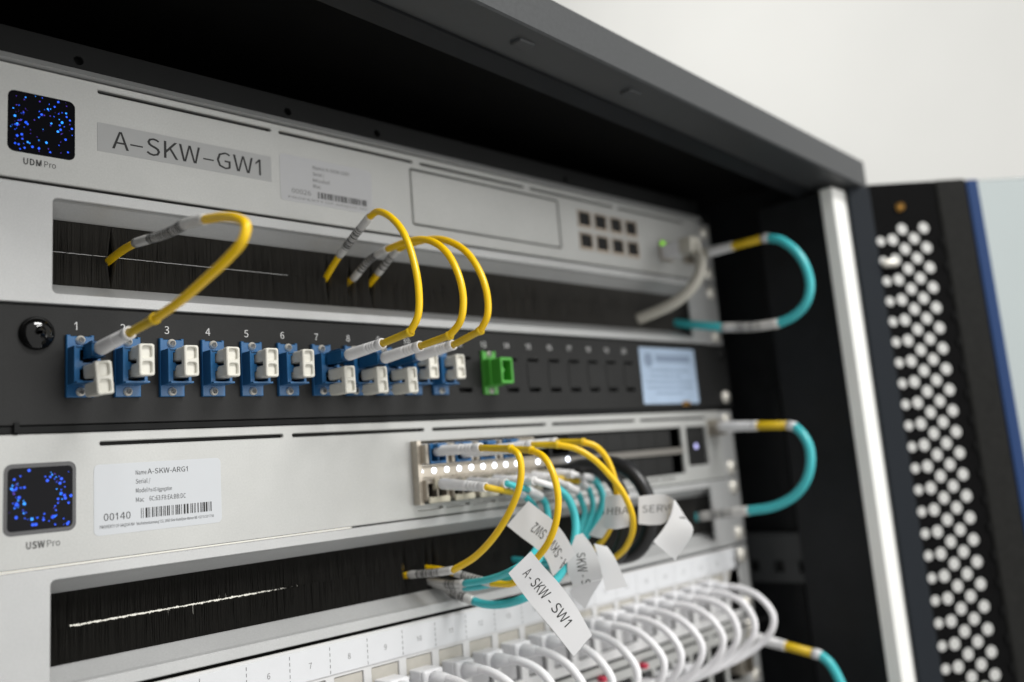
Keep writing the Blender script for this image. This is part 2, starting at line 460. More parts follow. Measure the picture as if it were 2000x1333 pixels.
# ---- lettering: outlines of the letters the photograph shows, as triangles (thousandths of an em) ----
GLYPHS = json.loads(
    '{"cap":701,"r":{"+":[531,[230,111,300,111,300,320,495,320,495,385,300,385,300,595,230,595,230,385,36,385,36,320,230,320],[8,6,7,8,5,6,10,8,9,10,5,8,10,4,5,10,3,4,11,3,10,0,2,11,2,3,11,0,1,2]],",":[266,[72,-182,174,-103,211,18,192,93,138,120,91,104,72,59,91,14,136,-2,146,-1,120,-77,51,-130],[5,3,4,6,3,5,6,2,3,7,2,6,7,9,2,9,1,2,8,9,7,10,1,9,11,1,10,11,0,1]],"-":[332,[44,234,289,234,289,301,44,301],[0,2,3,0,1,2]],"/":[375,[11,-171,75,-171,360,759,297,759],[0,2,3,0,1,2]],"0":[531,[266,-12,425,78,484,353,425,624,266,713,107,624,48,353,107,78,266,58,169,128,132,353,169,575,266,644,362,575,400,353,362,128],[5,12,4,12,3,4,5,11,12,13,3,12,6,11,5,13,2,3,6,10,11,14,2,13,7,10,6,7,9,10,15,2,14,15,1,2,7,8,9,8,1,15,0,8,7,8,0,1]],"1":[471,[70,521,215,701,292,701,292,0,212,0,212,576,70,441],[0,6,5,0,5,1,1,5,2,5,4,2,4,3,2]],"2":[531,[42,0,483,0,483,76,289,76,232,73,174,69,373,294,449,508,394,657,245,713,129,685,38,611,89,561,155,619,234,642,331,603,363,504,285,305,42,52],[10,8,9,11,14,10,14,8,10,14,15,8,15,7,8,11,13,14,11,12,13,16,7,15,16,6,7,17,6,16,18,6,17,18,5,6,4,2,3,4,1,2,5,1,4,18,1,5,0,1,18]],"3":[531,[251,-12,411,41,477,187,434,305,329,365,329,370,419,432,453,538,395,667,249,713,141,689,54,630,100,574,167,623,246,642,333,612,364,531,322,436,170,398,170,331,340,292,388,190,348,95,246,60,145,85,73,141,28,84,116,17],[10,8,9,11,8,10,11,14,8,14,15,8,15,7,8,11,13,14,12,13,11,16,7,15,16,6,7,17,6,16,18,6,17,18,5,6,19,5,18,19,4,5,19,3,4,20,3,19,20,2,3,21,2,20,22,2,21,22,1,2,26,24,25,23,1,22,26,23,24,27,23,26,27,1,23,27,0,1]],"4":[531,[325,0,407,0,407,193,501,193,501,263,407,263,407,701,311,701,19,250,19,193,325,193,325,263,110,263,270,502,299,554,326,605,330,605,327,541,325,478],[8,6,7,8,15,6,15,16,6,16,5,6,8,14,15,17,5,16,8,13,14,18,5,17,8,12,13,11,5,18,8,11,12,8,5,11,8,4,5,8,3,4,9,3,8,10,3,9,0,2,10,2,3,10,0,1,2]],"5":[531,[250,-12,409,50,480,228,418,397,269,451,212,444,163,423,182,626,445,626,445,701,105,701,82,374,129,344,185,375,246,385,351,343,391,226,348,105,242,60,140,84,70,138,26,80,115,16],[11,7,10,7,9,10,7,8,9,11,6,7,5,3,4,6,3,5,11,3,6,11,14,3,14,15,3,15,2,3,11,13,14,11,12,13,16,2,15,16,1,2,17,1,16,21,19,20,18,1,17,21,18,19,22,18,21,22,1,18,22,0,1]],"6":[531,[288,-12,429,50,489,215,436,380,294,435,211,413,136,351,191,577,316,641,378,627,427,588,477,641,407,693,313,713,132,627,54,335,120,74,138,281,210,350,280,370,375,328,406,215,372,100,288,56,183,114],[14,12,13,14,8,12,8,11,12,14,7,8,9,11,8,9,10,11,15,7,14,15,6,7,5,3,4,6,19,5,19,3,5,19,20,3,20,2,3,6,18,19,15,18,6,15,17,18,16,17,15,21,2,20,16,24,17,22,2,21,22,1,2,16,23,24,23,1,22,0,23,16,0,1,23]],"7":[531,[189,0,280,0,325,348,486,648,486,701,47,701,47,626,387,626,241,341],[6,4,5,6,3,4,6,7,3,7,2,3,8,2,7,8,1,2,0,1,8]],"8":[531,[268,-12,426,40,487,168,451,283,369,353,369,358,431,427,462,527,410,659,270,711,133,662,77,533,106,438,172,372,172,368,84,293,44,174,107,40,315,380,205,438,157,533,188,615,269,646,356,610,387,522,369,448,269,53,163,89,121,182,149,272,218,340,348,276,403,171,366,86],[10,8,9,11,21,10,21,22,10,22,8,10,22,23,8,23,7,8,11,20,21,24,7,23,12,20,11,12,19,20,24,6,7,25,6,24,18,6,25,13,19,12,13,18,19,18,5,6,13,5,18,14,5,13,15,30,14,30,5,14,30,4,5,30,3,4,15,29,30,31,3,30,16,29,15,31,2,3,32,2,31,16,28,29,16,27,28,17,27,16,33,2,32,33,1,2,17,26,27,26,1,33,17,1,26,0,1,17]],"9":[531,[225,-12,401,78,479,380,411,630,243,713,102,651,42,486,95,322,235,266,322,289,397,351,340,124,222,60,157,74,103,114,55,59,126,8,396,424,323,352,249,331,156,373,124,486,159,602,244,645,349,589],[5,23,4,23,3,4,6,22,5,22,23,5,24,3,23,24,2,3,6,21,22,17,2,24,7,21,6,7,20,21,18,2,17,18,10,2,10,1,2,7,19,20,19,10,18,19,9,10,11,1,10,7,9,19,8,9,7,12,1,11,15,13,14,12,0,1,15,12,13,15,0,12,16,0,15]],":":[266,[133,-12,177,6,196,54,177,102,133,120,88,102,70,54,88,6,133,373,177,391,196,440,177,488,133,507,88,488,70,440,88,391],[13,11,12,14,11,13,14,10,11,15,10,14,15,9,10,8,9,15,5,3,4,6,3,5,6,2,3,7,2,6,7,1,2,7,0,1]],"A":[581,[4,0,93,0,161,214,417,214,484,0,577,0,339,701,241,701,183,284,217,392,253,509,287,629,291,629,325,510,361,392,395,284],[0,11,7,11,6,7,11,12,6,12,5,6,0,10,11,13,5,12,14,5,13,0,9,10,0,8,9,15,5,14,0,2,8,2,15,8,2,3,15,3,5,15,0,1,2,4,5,3]],"B":[628,[97,0,319,0,511,51,585,206,545,319,443,373,443,378,518,435,545,530,477,661,304,701,97,701,184,403,184,631,293,631,416,605,458,518,418,434,289,403,184,71,184,335,307,335,449,304,498,208,448,104,307,71],[0,13,11,13,10,11,13,9,10,13,14,9,14,15,9,15,8,9,0,12,13,16,8,15,16,7,8,17,7,16,17,6,7,18,6,17,0,20,12,20,18,12,20,6,18,20,5,6,20,21,5,21,4,5,0,19,20,22,4,21,22,3,4,23,3,22,24,3,23,24,2,3,25,2,24,0,25,19,0,2,25,0,1,2]],"C":[610,[360,-12,481,14,575,88,527,144,454,86,364,65,205,143,146,353,207,560,367,636,447,617,510,570,558,627,479,687,366,713,144,616,55,350,142,83],[15,13,14,15,9,13,9,12,13,15,8,9,10,12,9,10,11,12,16,8,15,16,7,8,16,6,7,17,6,16,4,2,3,17,5,6,4,1,2,5,1,4,0,5,17,0,1,5]],"D":[658,[97,0,275,0,517,93,601,353,517,611,271,701,97,701,184,73,184,629,264,629,449,558,510,353,449,146,264,73],[0,8,6,8,5,6,8,9,5,9,4,5,0,7,8,10,4,9,10,3,4,11,3,10,12,3,11,12,2,3,13,2,12,13,1,2,0,13,7,0,1,13]],"E":[563,[97,0,510,0,510,76,184,76,184,331,450,331,450,406,184,406,184,626,500,626,500,701,97,701],[0,8,11,8,10,11,8,9,10,0,7,8,0,4,7,4,6,7,4,5,6,0,3,4,0,2,3,0,1,2]],"F":[528,[97,0,184,0,184,314,452,314,452,389,184,389,184,626,500,626,500,701,97,701],[0,6,9,6,8,9,6,7,8,0,5,6,0,2,5,2,4,5,2,3,4,0,1,2]],"G":[659,[372,-12,498,11,588,69,588,363,358,363,358,290,507,290,507,106,452,76,380,65,207,143,146,353,210,560,379,636,468,616,531,570,578,627,499,686,377,713,146,616,55,350,144,83],[19,17,18,19,13,17,13,16,17,19,12,13,14,16,13,14,15,16,20,12,19,20,11,12,5,3,4,5,6,3,6,2,3,20,10,11,21,10,20,7,2,6,21,9,10,8,2,7,0,9,21,9,2,8,9,1,2,0,1,9]],"H":[696,[97,0,184,0,184,331,511,331,511,0,600,0,600,701,511,701,511,407,184,407,184,701,97,701],[0,10,11,0,9,10,8,6,7,8,5,6,0,2,9,2,8,9,2,3,8,3,5,8,0,1,2,4,5,3]],"K":[618,[97,0,184,0,184,222,305,365,515,0,614,0,360,435,580,701,480,701,186,349,184,349,184,701,97,701],[0,11,12,0,10,11,9,7,8,9,6,7,9,3,6,3,5,6,9,2,3,'
    '4,5,3,0,9,10,0,2,9,0,1,2]],"M":[776,[97,0,176,0,176,388,172,491,164,595,168,595,225,435,358,71,417,71,549,435,605,595,609,595,601,491,597,388,597,0,680,0,680,701,574,701,440,326,416,253,391,180,387,180,362,253,336,326,203,701,97,701],[0,4,25,4,24,25,4,5,24,5,23,24,18,10,17,10,16,17,10,11,16,11,15,16,0,3,4,6,23,5,18,9,10,12,15,11,0,2,3,13,15,12,7,23,6,18,8,9,0,1,2,14,15,13,7,22,23,19,8,18,20,8,19,7,21,22,7,20,21,7,8,20]],"N":[691,[97,0,180,0,180,368,176,479,169,587,173,587,249,443,504,0,595,0,595,701,510,701,510,336,515,225,523,115,518,115,443,259,186,701,97,701],[0,4,17,4,16,17,4,5,16,5,15,16,11,9,10,11,8,9,0,3,4,6,15,5,0,2,3,7,15,6,0,1,2,12,8,11,7,14,15,13,8,12,7,13,14,7,8,13]],"O":[709,[355,-12,570,86,654,353,570,617,355,713,139,617,55,353,139,86,355,65,203,143,146,353,203,560,355,636,506,560,563,353,506,143],[5,12,4,12,3,4,5,11,12,13,3,12,6,11,5,13,2,3,6,10,11,14,2,13,7,10,6,7,9,10,15,2,14,15,1,2,8,1,15,7,8,9,0,8,7,8,0,1]],"P":[605,[97,0,184,0,184,279,300,279,487,332,558,495,486,655,296,701,97,701,184,351,184,629,285,629,424,600,470,495,426,385,289,351],[0,10,8,10,7,8,10,6,7,10,11,6,11,12,6,12,5,6,0,9,10,13,5,12,14,5,13,14,4,5,15,4,14,0,2,9,2,15,9,2,4,15,2,3,4,0,1,2]],"Q":[709,[355,61,203,140,146,353,203,560,355,636,506,560,563,353,506,140,569,-176,627,-171,669,-160,652,-92,620,-99,578,-102,476,-79,406,-9,586,106,654,353,570,617,355,713,139,617,55,353,126,102,312,-10,406,-129],[20,4,19,4,18,19,20,3,4,5,18,4,21,3,20,5,17,18,21,2,3,6,17,5,22,2,21,22,1,2,7,17,6,7,16,17,22,0,1,0,16,7,0,15,16,23,0,22,23,15,0,23,14,15,24,14,23,24,13,14,12,10,11,13,10,12,24,10,13,8,10,24,8,9,10]],"R":[607,[184,368,184,629,302,629,428,601,472,505,428,402,302,368,481,0,580,0,402,307,517,373,560,505,491,657,315,701,97,701,97,0,184,0,184,297,311,297],[15,1,14,1,13,14,1,12,13,1,2,12,2,3,12,3,11,12,15,0,1,4,11,3,5,11,4,5,10,11,6,10,5,6,9,10,15,17,0,17,6,0,17,9,6,17,18,9,18,8,9,15,16,17,7,8,18]],"S":[570,[291,-12,464,45,529,186,487,306,384,374,285,417,206,458,168,534,204,608,299,636,387,618,459,571,505,627,415,689,299,713,141,661,78,528,125,410,221,348,321,304,405,257,439,179,400,96,292,65,186,89,98,152,46,91,154,16],[15,13,14,15,12,13,16,8,15,8,9,15,9,12,15,10,12,9,10,11,12,16,7,8,16,6,7,17,6,16,17,5,6,17,4,5,18,4,17,18,3,4,19,3,18,19,20,3,20,2,3,21,2,20,21,1,2,22,1,21,26,24,25,23,1,22,27,24,26,27,23,24,27,1,23,27,0,1]],"T":[573,[242,0,331,0,331,626,543,626,543,701,30,701,30,626,242,626],[6,4,5,6,3,4,7,3,6,0,2,7,2,3,7,0,1,2]],"U":[689,[345,-12,524,54,596,289,596,701,511,701,511,287,463,113,345,65,229,113,182,287,182,701,94,701,94,289,166,54],[12,10,11,12,9,10,5,3,4,5,2,3,13,9,12,5,1,2,13,8,9,6,1,5,13,7,8,7,1,6,13,1,7,0,1,13]],"V":[550,[225,0,327,0,550,701,460,701,347,321,314,206,279,90,275,90,241,206,207,321,94,701,1,701],[0,10,11,0,9,10,4,2,3,4,1,2,0,8,9,5,1,4,0,7,8,6,1,5,0,6,7,0,1,6]],"W":[839,[173,0,278,0,382,423,400,503,418,582,422,582,438,503,456,423,562,0,669,0,813,701,729,701,654,319,635,206,616,92,610,92,585,206,560,319,463,701,381,701,285,319,259,206,235,92,231,92,210,206,189,319,116,701,25,701],[0,26,27,0,25,26,20,18,19,20,4,18,4,5,18,5,17,18,12,10,11,12,9,10,20,3,4,6,17,5,20,2,3,7,17,6,20,1,2,8,17,7,0,24,25,21,1,20,8,16,17,13,9,12,8,15,16,0,23,24,22,1,21,14,9,13,0,22,23,0,1,22,8,14,15,8,9,14]],"X":[548,[16,0,110,0,210,189,238,243,267,303,271,303,302,243,331,189,435,0,532,0,327,358,518,701,425,701,332,522,308,474,282,419,278,419,249,474,223,522,127,701,30,701,221,362],[21,19,20,21,18,19,13,11,12,13,10,11,21,17,18,14,10,13,21,16,17,15,10,14,21,15,16,21,10,15,0,4,21,4,10,21,4,5,10,5,9,10,0,3,4,6,9,5,0,2,3,7,9,6,0,1,2,8,9,7]],"Y":[508,[209,0,297,0,297,271,509,701,417,701,327,503,293,426,256,349,252,349,217,426,184,503,93,701,-1,701,209,271],[13,11,12,13,10,11,5,3,4,5,2,3,13,9,10,6,2,5,13,8,9,7,2,6,13,7,8,13,2,7,0,2,13,0,1,2]],"a":[538,[207,-12,299,9,379,62,382,62,390,0,462,0,462,319,420,474,282,532,166,510,78,465,112,404,183,442,268,460,353,419,375,329,133,265,56,135,99,26,232,58,167,77,141,141,192,223,375,271,375,126,303,75],[9,7,8,10,7,9,10,13,7,13,14,7,14,6,7,11,12,10,12,13,10,15,6,14,16,6,15,16,23,6,23,5,6,16,22,23,24,5,23,17,22,16,17,21,22,17,20,21,18,20,17,25,3,24,3,5,24,18,19,20,19,2,25,2,3,25,19,1,2,4,5,3,18,1,19,0,1,18]],"c":[488,[293,-12,382,5,461,53,423,112,367,75,300,60,184,115,140,259,186,404,303,459,359,446,406,414,450,471,387,514,299,532,124,461,50,259,119,59],[15,13,14,15,12,13,15,9,12,9,10,12,10,11,12,16,8,15,8,9,15,16,7,8,17,7,16,17,6,7,17,5,6,4,2,3,5,2,4,17,2,5,0,2,17,0,1,2]],"d":[593,[265,-12,352,9,423,61,425,61,433,0,505,0,505,761,417,761,417,561,422,472,354,516,275,532,119,459,51,259,109,58,284,61,178,114,141,260,184,404,291,459,354,446,417,404,417,132,352,79],[8,6,7,8,5,6,9,5,8,12,10,11,12,9,10,12,19,9,19,20,9,20,21,9,21,5,9,13,18,12,18,19,12,22,5,21,13,17,18,13,16,17,14,16,13,23,3,22,3,5,22,14,15,16,15,3,23,14,2,15,2,3,15,14,1,2,4,5,3,0,1,14]],"e":[530,[298,-12,393,3,468,40,438,98,377,68,308,57,187,107,136,239,486,239,488,262,489,289,436,466,282,532,121,459,50,259,122,59,135,301,186,421,284,463,379,421,413,301],[13,11,12,13,18,11,18,19,11,19,10,11,13,17,18,14,17,13,20,10,19,14,16,17,14,20,16,14,10,20,14,9,10,14,8,9,15,7,14,7,8,14,15,6,7,15,5,6,4,2,3,5,2,4,0,5,15,0,2,5,0,1,2]],"g":[539,[263,-239,455,-185,526,-59,480,35,345,64,243,64,171,80,152,120,162,156,185,183,223,169,262,164,397,213,452,345,440,406,410,452,516,452,516,519,336,519,303,529,262,532,126,482,68,347,89,264,136,207,136,204,97,164,78,107,92,55,125,22,125,17,69,-36,49,-100,108,-203,262,224,185,257,152,347,184,436,262,468,341,436,373,347,340,257,275,-179,165,-154,125,-88,138,-43,178,0,213,-6,245,-8,335,-8,413,-22,440,-74,395,-146],[21,19,20,21,18,19,21,17,18,21,16,17,22,37,21,37,38,21,38,16,21,39,15,38,15,16,38,39,14,15,22,36,37,40,14,39,40,13,14,23,36,22,23,35,36,41,13,40,41,12,13,24,35,23,24,34,35,34,12,41,24,12,34,24,11,12,25,11,24,26,9,25,9,11,25,26,8,9,10,11,9,27,8,26,27,7,8,27,6,7,28,6,27,28,5,6,28,4,5,28,3,4,29,3,28,29,49,3,49,50,3,50,2,3,30,49,29,31,46,30,46,49,30,31,45,46,47,49,46,48,49,47,51,2,50,32,45,31,32,44,45'
    ',51,1,2,52,1,51,32,43,44,33,43,32,42,1,52,33,42,43,33,1,42,33,0,1]],"h":[580,[88,0,176,0,176,377,246,436,317,456,392,423,416,317,416,0,503,0,503,329,464,480,344,532,249,507,172,445,176,553,176,761,88,761],[0,15,16,0,14,15,0,13,14,12,10,11,13,10,12,13,4,10,4,5,10,5,9,10,13,3,4,0,2,13,2,3,13,6,9,5,0,1,2,6,8,9,7,8,6]],"i":[263,[132,626,174,642,190,684,174,725,132,741,90,725,75,684,90,642,88,0,176,0,176,519,88,519],[8,10,11,8,9,10,5,3,4,6,3,5,6,2,3,7,2,6,7,1,2,0,1,7]],"j":[263,[132,626,174,642,190,684,174,725,132,741,90,725,74,684,90,642,33,-231,143,-185,176,-59,176,519,89,519,89,-59,76,-134,25,-162,-2,-159,-25,-152,-42,-218,-9,-228],[13,11,12,13,10,11,14,10,13,14,9,10,15,9,14,18,16,17,18,15,16,18,9,15,18,8,9,19,8,18,5,3,4,6,3,5,6,2,3,7,2,6,7,1,2,0,1,7]],"l":[271,[180,-12,209,-10,230,-5,218,62,207,60,200,60,183,69,176,98,176,761,88,761,88,103,109,18],[10,8,9,10,7,8,11,7,10,11,6,7,11,5,6,4,2,3,5,2,4,11,2,5,0,2,11,0,1,2]],"m":[885,[88,0,176,0,176,377,244,436,306,456,379,423,402,317,402,0,489,0,489,377,558,436,620,456,693,423,717,317,717,0,804,0,804,329,765,480,647,532,558,505,475,433,426,506,332,532,245,507,170,444,168,444,160,519,88,519],[23,21,22,19,17,18,0,26,27,0,25,26,24,21,23,24,4,21,4,20,21,20,17,19,20,11,17,11,12,17,12,16,17,24,3,4,5,20,4,20,10,11,0,24,25,0,2,24,2,3,24,20,9,10,5,9,20,6,9,5,13,16,12,0,1,2,6,8,9,13,15,16,7,8,6,14,15,13]],"n":[583,[88,0,176,0,176,377,246,436,317,456,392,423,416,317,416,0,503,0,503,329,464,480,344,532,249,507,170,444,168,444,160,519,88,519],[12,10,11,0,15,16,0,14,15,13,10,12,13,4,10,4,5,10,5,9,10,13,3,4,0,13,14,0,2,13,2,3,13,6,9,5,0,1,2,6,8,9,7,8,6]],"o":[579,[290,-12,457,59,530,259,457,461,290,532,122,461,50,259,122,59,290,60,181,115,140,259,181,404,290,459,399,404,441,259,399,115],[5,3,4,6,11,5,11,12,5,12,3,5,12,13,3,13,2,3,6,10,11,14,2,13,7,10,6,7,9,10,15,2,14,15,1,2,7,8,9,8,1,15,7,1,8,0,1,7]],"r":[371,[88,0,176,0,176,334,238,427,306,454,333,452,357,445,373,521,348,530,317,532,236,503,170,424,168,424,160,519,88,519],[10,8,9,10,7,8,10,6,7,0,13,14,0,12,13,11,4,10,4,5,10,5,6,10,11,3,4,11,2,3,0,11,12,0,2,11,0,1,2]],"s":[447,[224,-12,364,33,412,141,361,246,254,299,176,334,142,389,166,442,239,465,302,451,357,419,399,473,328,515,238,532,106,490,59,385,108,287,210,235,291,198,329,137,303,79,227,55,144,73,73,118,31,59,118,8],[14,12,13,14,11,12,15,7,14,7,8,14,8,11,14,8,9,11,9,10,11,15,6,7,15,5,6,16,5,15,16,4,5,16,3,4,17,3,16,17,18,3,18,2,3,19,2,18,19,1,2,20,1,19,24,22,23,21,1,20,24,21,22,25,21,24,25,1,21,25,0,1]],"t":[360,[250,-12,300,-6,347,7,330,73,301,63,271,58,208,84,190,158,190,448,332,448,332,519,190,519,190,665,118,665,108,519,26,514,26,448,103,448,103,161,136,35],[14,12,13,14,11,12,15,11,14,15,10,11,15,9,10,16,9,15,17,9,16,18,8,17,8,9,17,18,7,8,19,7,18,19,6,7,19,5,6,4,2,3,5,2,4,19,2,5,0,2,19,0,1,2]],"v":[498,[200,0,302,0,486,519,400,519,301,224,277,147,253,71,249,71,225,147,201,224,103,519,12,519],[0,10,11,0,9,10,4,2,3,4,1,2,0,8,9,5,1,4,6,1,5,0,7,8,0,6,7,0,1,6]],"w":[767,[170,0,271,0,345,278,363,353,380,429,385,429,403,353,421,280,495,0,601,0,742,519,658,519,582,219,566,146,551,75,546,75,528,146,509,219,428,519,343,519,262,219,244,146,228,75,223,75,207,146,192,219,115,519,26,519],[0,26,27,0,25,26,20,18,19,20,4,18,4,5,18,5,17,18,12,10,11,12,9,10,20,3,4,6,17,5,7,17,6,20,2,3,8,17,7,20,1,2,0,24,25,21,1,20,8,16,17,13,9,12,22,1,21,14,9,13,0,23,24,8,15,16,0,22,23,0,1,22,8,14,15,8,9,14]],"\\u2013":[512,[44,239,468,239,468,298,44,298],[0,2,3,0,1,2]]," ":[214,[],[]]},"b":{"U":[725,[66,729,210,729,210,291,252,133,345,95,440,134,483,291,483,729,624,729,624,284,547,32,345,-42,143,32,66,284],[13,1,0,13,2,1,6,8,7,6,9,8,5,9,6,13,3,2,12,3,13,5,10,9,4,10,5,12,4,3,12,10,4,12,11,10]],"D":[694,[276,729,539,632,631,353,540,72,280,-28,69,-28,69,729,426,167,481,353,426,536,259,601,212,601,212,101,258,101],[5,11,6,11,0,6,11,1,0,11,10,1,10,9,1,9,2,1,5,12,11,8,2,9,8,3,2,7,3,8,13,3,7,5,13,12,5,3,13,5,4,3]],"M":[812,[222,729,363,335,389,262,407,208,371,208,389,262,413,335,554,729,708,729,708,-28,569,-28,569,389,573,493,579,567,625,567,575,425,436,43,338,43,198,425,148,567,195,567,200,493,204,389,204,-28,69,-28,69,729],[24,19,25,19,0,25,19,20,0,20,1,0,6,13,7,13,8,7,13,14,8,14,9,8,24,18,19,21,1,20,6,12,13,15,9,14,6,11,12,22,1,21,16,11,15,11,9,15,24,22,18,22,17,18,6,16,11,16,10,11,24,23,22,17,1,22,17,4,1,4,2,1,5,3,6,3,16,6,4,3,2,4,3,5,17,3,4,17,16,3]],"S":[606,[94,190,198,115,291,94,380,120,408,179,383,238,309,279,207,323,103,391,48,529,121,684,298,742,426,715,546,633,465,533,376,592,300,607,224,585,199,535,227,479,297,442,398,398,510,324,559,185,485,23,292,-41,142,-11,4,86],[10,12,11,10,13,12,9,17,10,17,16,10,16,13,10,16,15,13,15,14,13,9,18,17,9,19,18,8,19,9,8,20,19,8,21,20,8,22,21,7,22,8,7,23,22,6,23,7,5,23,6,4,23,5,27,1,0,4,24,23,3,24,4,2,24,3,27,2,1,27,24,2,26,24,27,26,25,24]],"W":[875,[139,729,217,324,238,211,255,120,212,120,232,212,258,326,360,729,484,729,587,326,612,212,632,120,592,120,607,211,626,324,706,729,848,729,692,-28,540,-28,429,416,411,497,399,554,440,554,428,497,410,416,300,-28,150,-28,-10,729],[26,0,27,26,1,0,6,8,7,6,21,8,21,22,8,22,9,8,14,16,15,14,17,16,6,20,21,23,9,22,6,24,20,24,19,20,24,19,23,19,9,23,18,9,19,6,25,24,5,2,6,2,25,6,18,13,9,13,10,9,26,5,1,5,2,1,13,10,14,10,17,14,11,17,10,26,4,5,3,25,2,18,12,13,12,17,11,26,3,4,26,25,3,18,17,12]]}}')
CAPH = GLYPHS['cap'] / 1000.0


def text_geo(body, bold=0.0):
    v, f = [], []
    x = 0.0
    for ch in body:
        tab = GLYPHS['b'] if (bold > 0.02 and ch in GLYPHS['b']) else GLYPHS['r']
        adv, co, tri = tab[ch]
        n = len(v)
        v += [(x + co[k] / 1000.0, co[k + 1] / 1000.0) for k in range(0, len(co), 2)]
        f += [(n + tri[k], n + tri[k + 1], n + tri[k + 2]) for k in range(0, len(tri), 3)]
        x += adv / 1000.0
    return v, f


def put_text(g, body, x0, zb, h, y, width=None, bold=0.0, center=False):
    """flat lettering facing -Y: baseline zb, cap height h, left edge x0 (or centre)"""
    v, f = text_geo(body, bold)
    if not v:
        return 0
    k = h / CAPH
    mn = min(p[0] for p in v); mx = max(p[0] for p in v)
    kx = (width / (mx - mn)) if width else k
    w = (mx - mn) * kx
    ox = x0 - (w / 2 if center else 0)
    g.add([(ox + (p[0] - mn) * kx, y, zb + p[1] * k) for p in v], f)
    return w


def barcode(g, x0, x1, z0, z1, y, seed, slope=0.0):
    rnd = random.Random(seed)
    x = x0
    while x < x1:
        w = rnd.choice([0.22, 0.22, 0.42, 0.7])
        w = min(w, x1 - x)
        g.add([(x, y, z0), (x + w, y, z0), (x + w, y, z1), (x, y, z1)], [(0, 1, 2, 3)])
        x += w + rnd.choice([0.25, 0.3, 0.5, 0.75])


def lin(a, b, t):
    return a + (b - a) * t


# ================================================================ THE SETTING
g = G()
g.add([(3600, -7000, -3000), (3600, 40000, -3000), (3600, 40000, 14000), (3600, -7000, 14000)], [(0, 1, 2, 3)])
single('wall', g.v, g.f, 'wall', None, None, kind='structure')

# ================================================================ CABINET
XL, XR = -120.0, 480.0
cab = thing('server_cabinet', 'charcoal steel server cabinet framing the rack, open at the front', 'cabinet', (180, 250, -700))


def tiltz(x):                     # the roof beam hangs a touch lower at the hinge side
    return 26.0 - (x - 122.0) * 0.0545


def beam_profile():
    # (y, dz) closed outline of the roof beam seen from the side, dz above its lower front edge
    return [(-98, 0.8), (-98, 18.5), (-96.8, 19.6), (-70, 19.6), (-70, 1.9), (-97.0, 0)]


pr = beam_profile()
g = G()
xs = [XL, XR]
v = []
for x in xs:
    v += [(x, y, tiltz(x) + dz) for (y, dz) in pr]
n = len(pr)
f = [(i, (i + 1) % n, n + (i + 1) % n, n + i) for i in range(n)] + [tuple(range(n - 1, -1, -1)), tuple(range(n, 2 * n))]
roof = part('roof_beam', v, f, 'cab', cab)
for nm, pr, mm in (('roof_sheet', [(-69.8, 16), (-69.8, 19.5), (560, 19.5), (560, 16)], 'roof_shaded'),
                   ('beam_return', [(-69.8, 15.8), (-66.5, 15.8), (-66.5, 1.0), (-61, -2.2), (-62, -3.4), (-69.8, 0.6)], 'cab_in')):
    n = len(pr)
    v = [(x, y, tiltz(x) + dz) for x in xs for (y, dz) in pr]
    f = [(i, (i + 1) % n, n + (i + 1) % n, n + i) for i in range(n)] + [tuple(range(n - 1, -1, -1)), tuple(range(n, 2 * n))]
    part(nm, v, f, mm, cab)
for (px, py) in ((1021, 90), (1232, 180)):      # square plastic plugs under the beam
    g = G()
    c = at_y(px, py, -85)
    z = tiltz(c.x) + 0.5
    g.box(c.x - 5.0, c.x + 5.0, c.y - 3.4, c.y + 3.4, z - 1.1, z + 2, 1.0)
    part('cap_plug', g.v, g.f, 'cab', cab)
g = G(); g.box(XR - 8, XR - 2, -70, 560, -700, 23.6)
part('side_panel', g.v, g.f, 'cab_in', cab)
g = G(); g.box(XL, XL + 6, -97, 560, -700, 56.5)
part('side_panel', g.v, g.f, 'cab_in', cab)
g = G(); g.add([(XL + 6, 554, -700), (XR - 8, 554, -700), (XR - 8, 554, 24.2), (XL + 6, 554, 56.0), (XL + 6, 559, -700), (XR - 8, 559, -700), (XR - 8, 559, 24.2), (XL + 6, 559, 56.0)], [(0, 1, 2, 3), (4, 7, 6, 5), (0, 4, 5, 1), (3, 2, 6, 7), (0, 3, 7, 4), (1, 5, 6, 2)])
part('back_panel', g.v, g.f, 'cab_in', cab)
g = G(); g.box(447.5, 477.5, -88, -79, -700, 5, 0.8)
part('front_post', g.v, g.f, 'white_paint', cab)
g = G(); g.box(452, 477, -78.9, -30, -700, 5, 0.8)
part('post_core', g.v, g.f, 'cab_in', cab)
for y0 in (-20, 30, 80):                        # dark slots of the inner side frame
    g = G(); g.box(469.5, 471.9, y0, y0 + 9, -330, -120, 0.5)
    part('side_rib', g.v, g.f, 'cab_in', cab)
# side bracket with square holes
g = G()
brk = [(y, z) for (y, z) in rrect(-50, 90, -252, -221, 1.5)]
holes = [hole(c - 4, c + 4, -245.5, -237.5, 0.5) for c in (-25, -6, 13, 32)]
pg = G(); pg.plate(brk, holes, 0, 3)
# the plate helper works in XZ; turn it so that it faces -X at X=464
g.add([(464 + y, x, z) for (x, y, z) in pg.v], pg.f)
g.box(464, 472, -50, 90, -221, -219, 0.4)
part('side_bracket', g.v, g.f, 'cab', cab)
g = G(); g.box(467.2, 471.5, -48, 88, -250, -223)
part('bracket_backing', g.v, g.f, 'dark_hole', cab)
# mounting rails behind the panel ears
for (x0, x1) in ((424, 446), (-78, -60)):
    g = G(); g.box(x0, x1, 5, 40, -680, 8, 0.6)
    part('mounting_rail', g.v, g.f, 'black', cab)
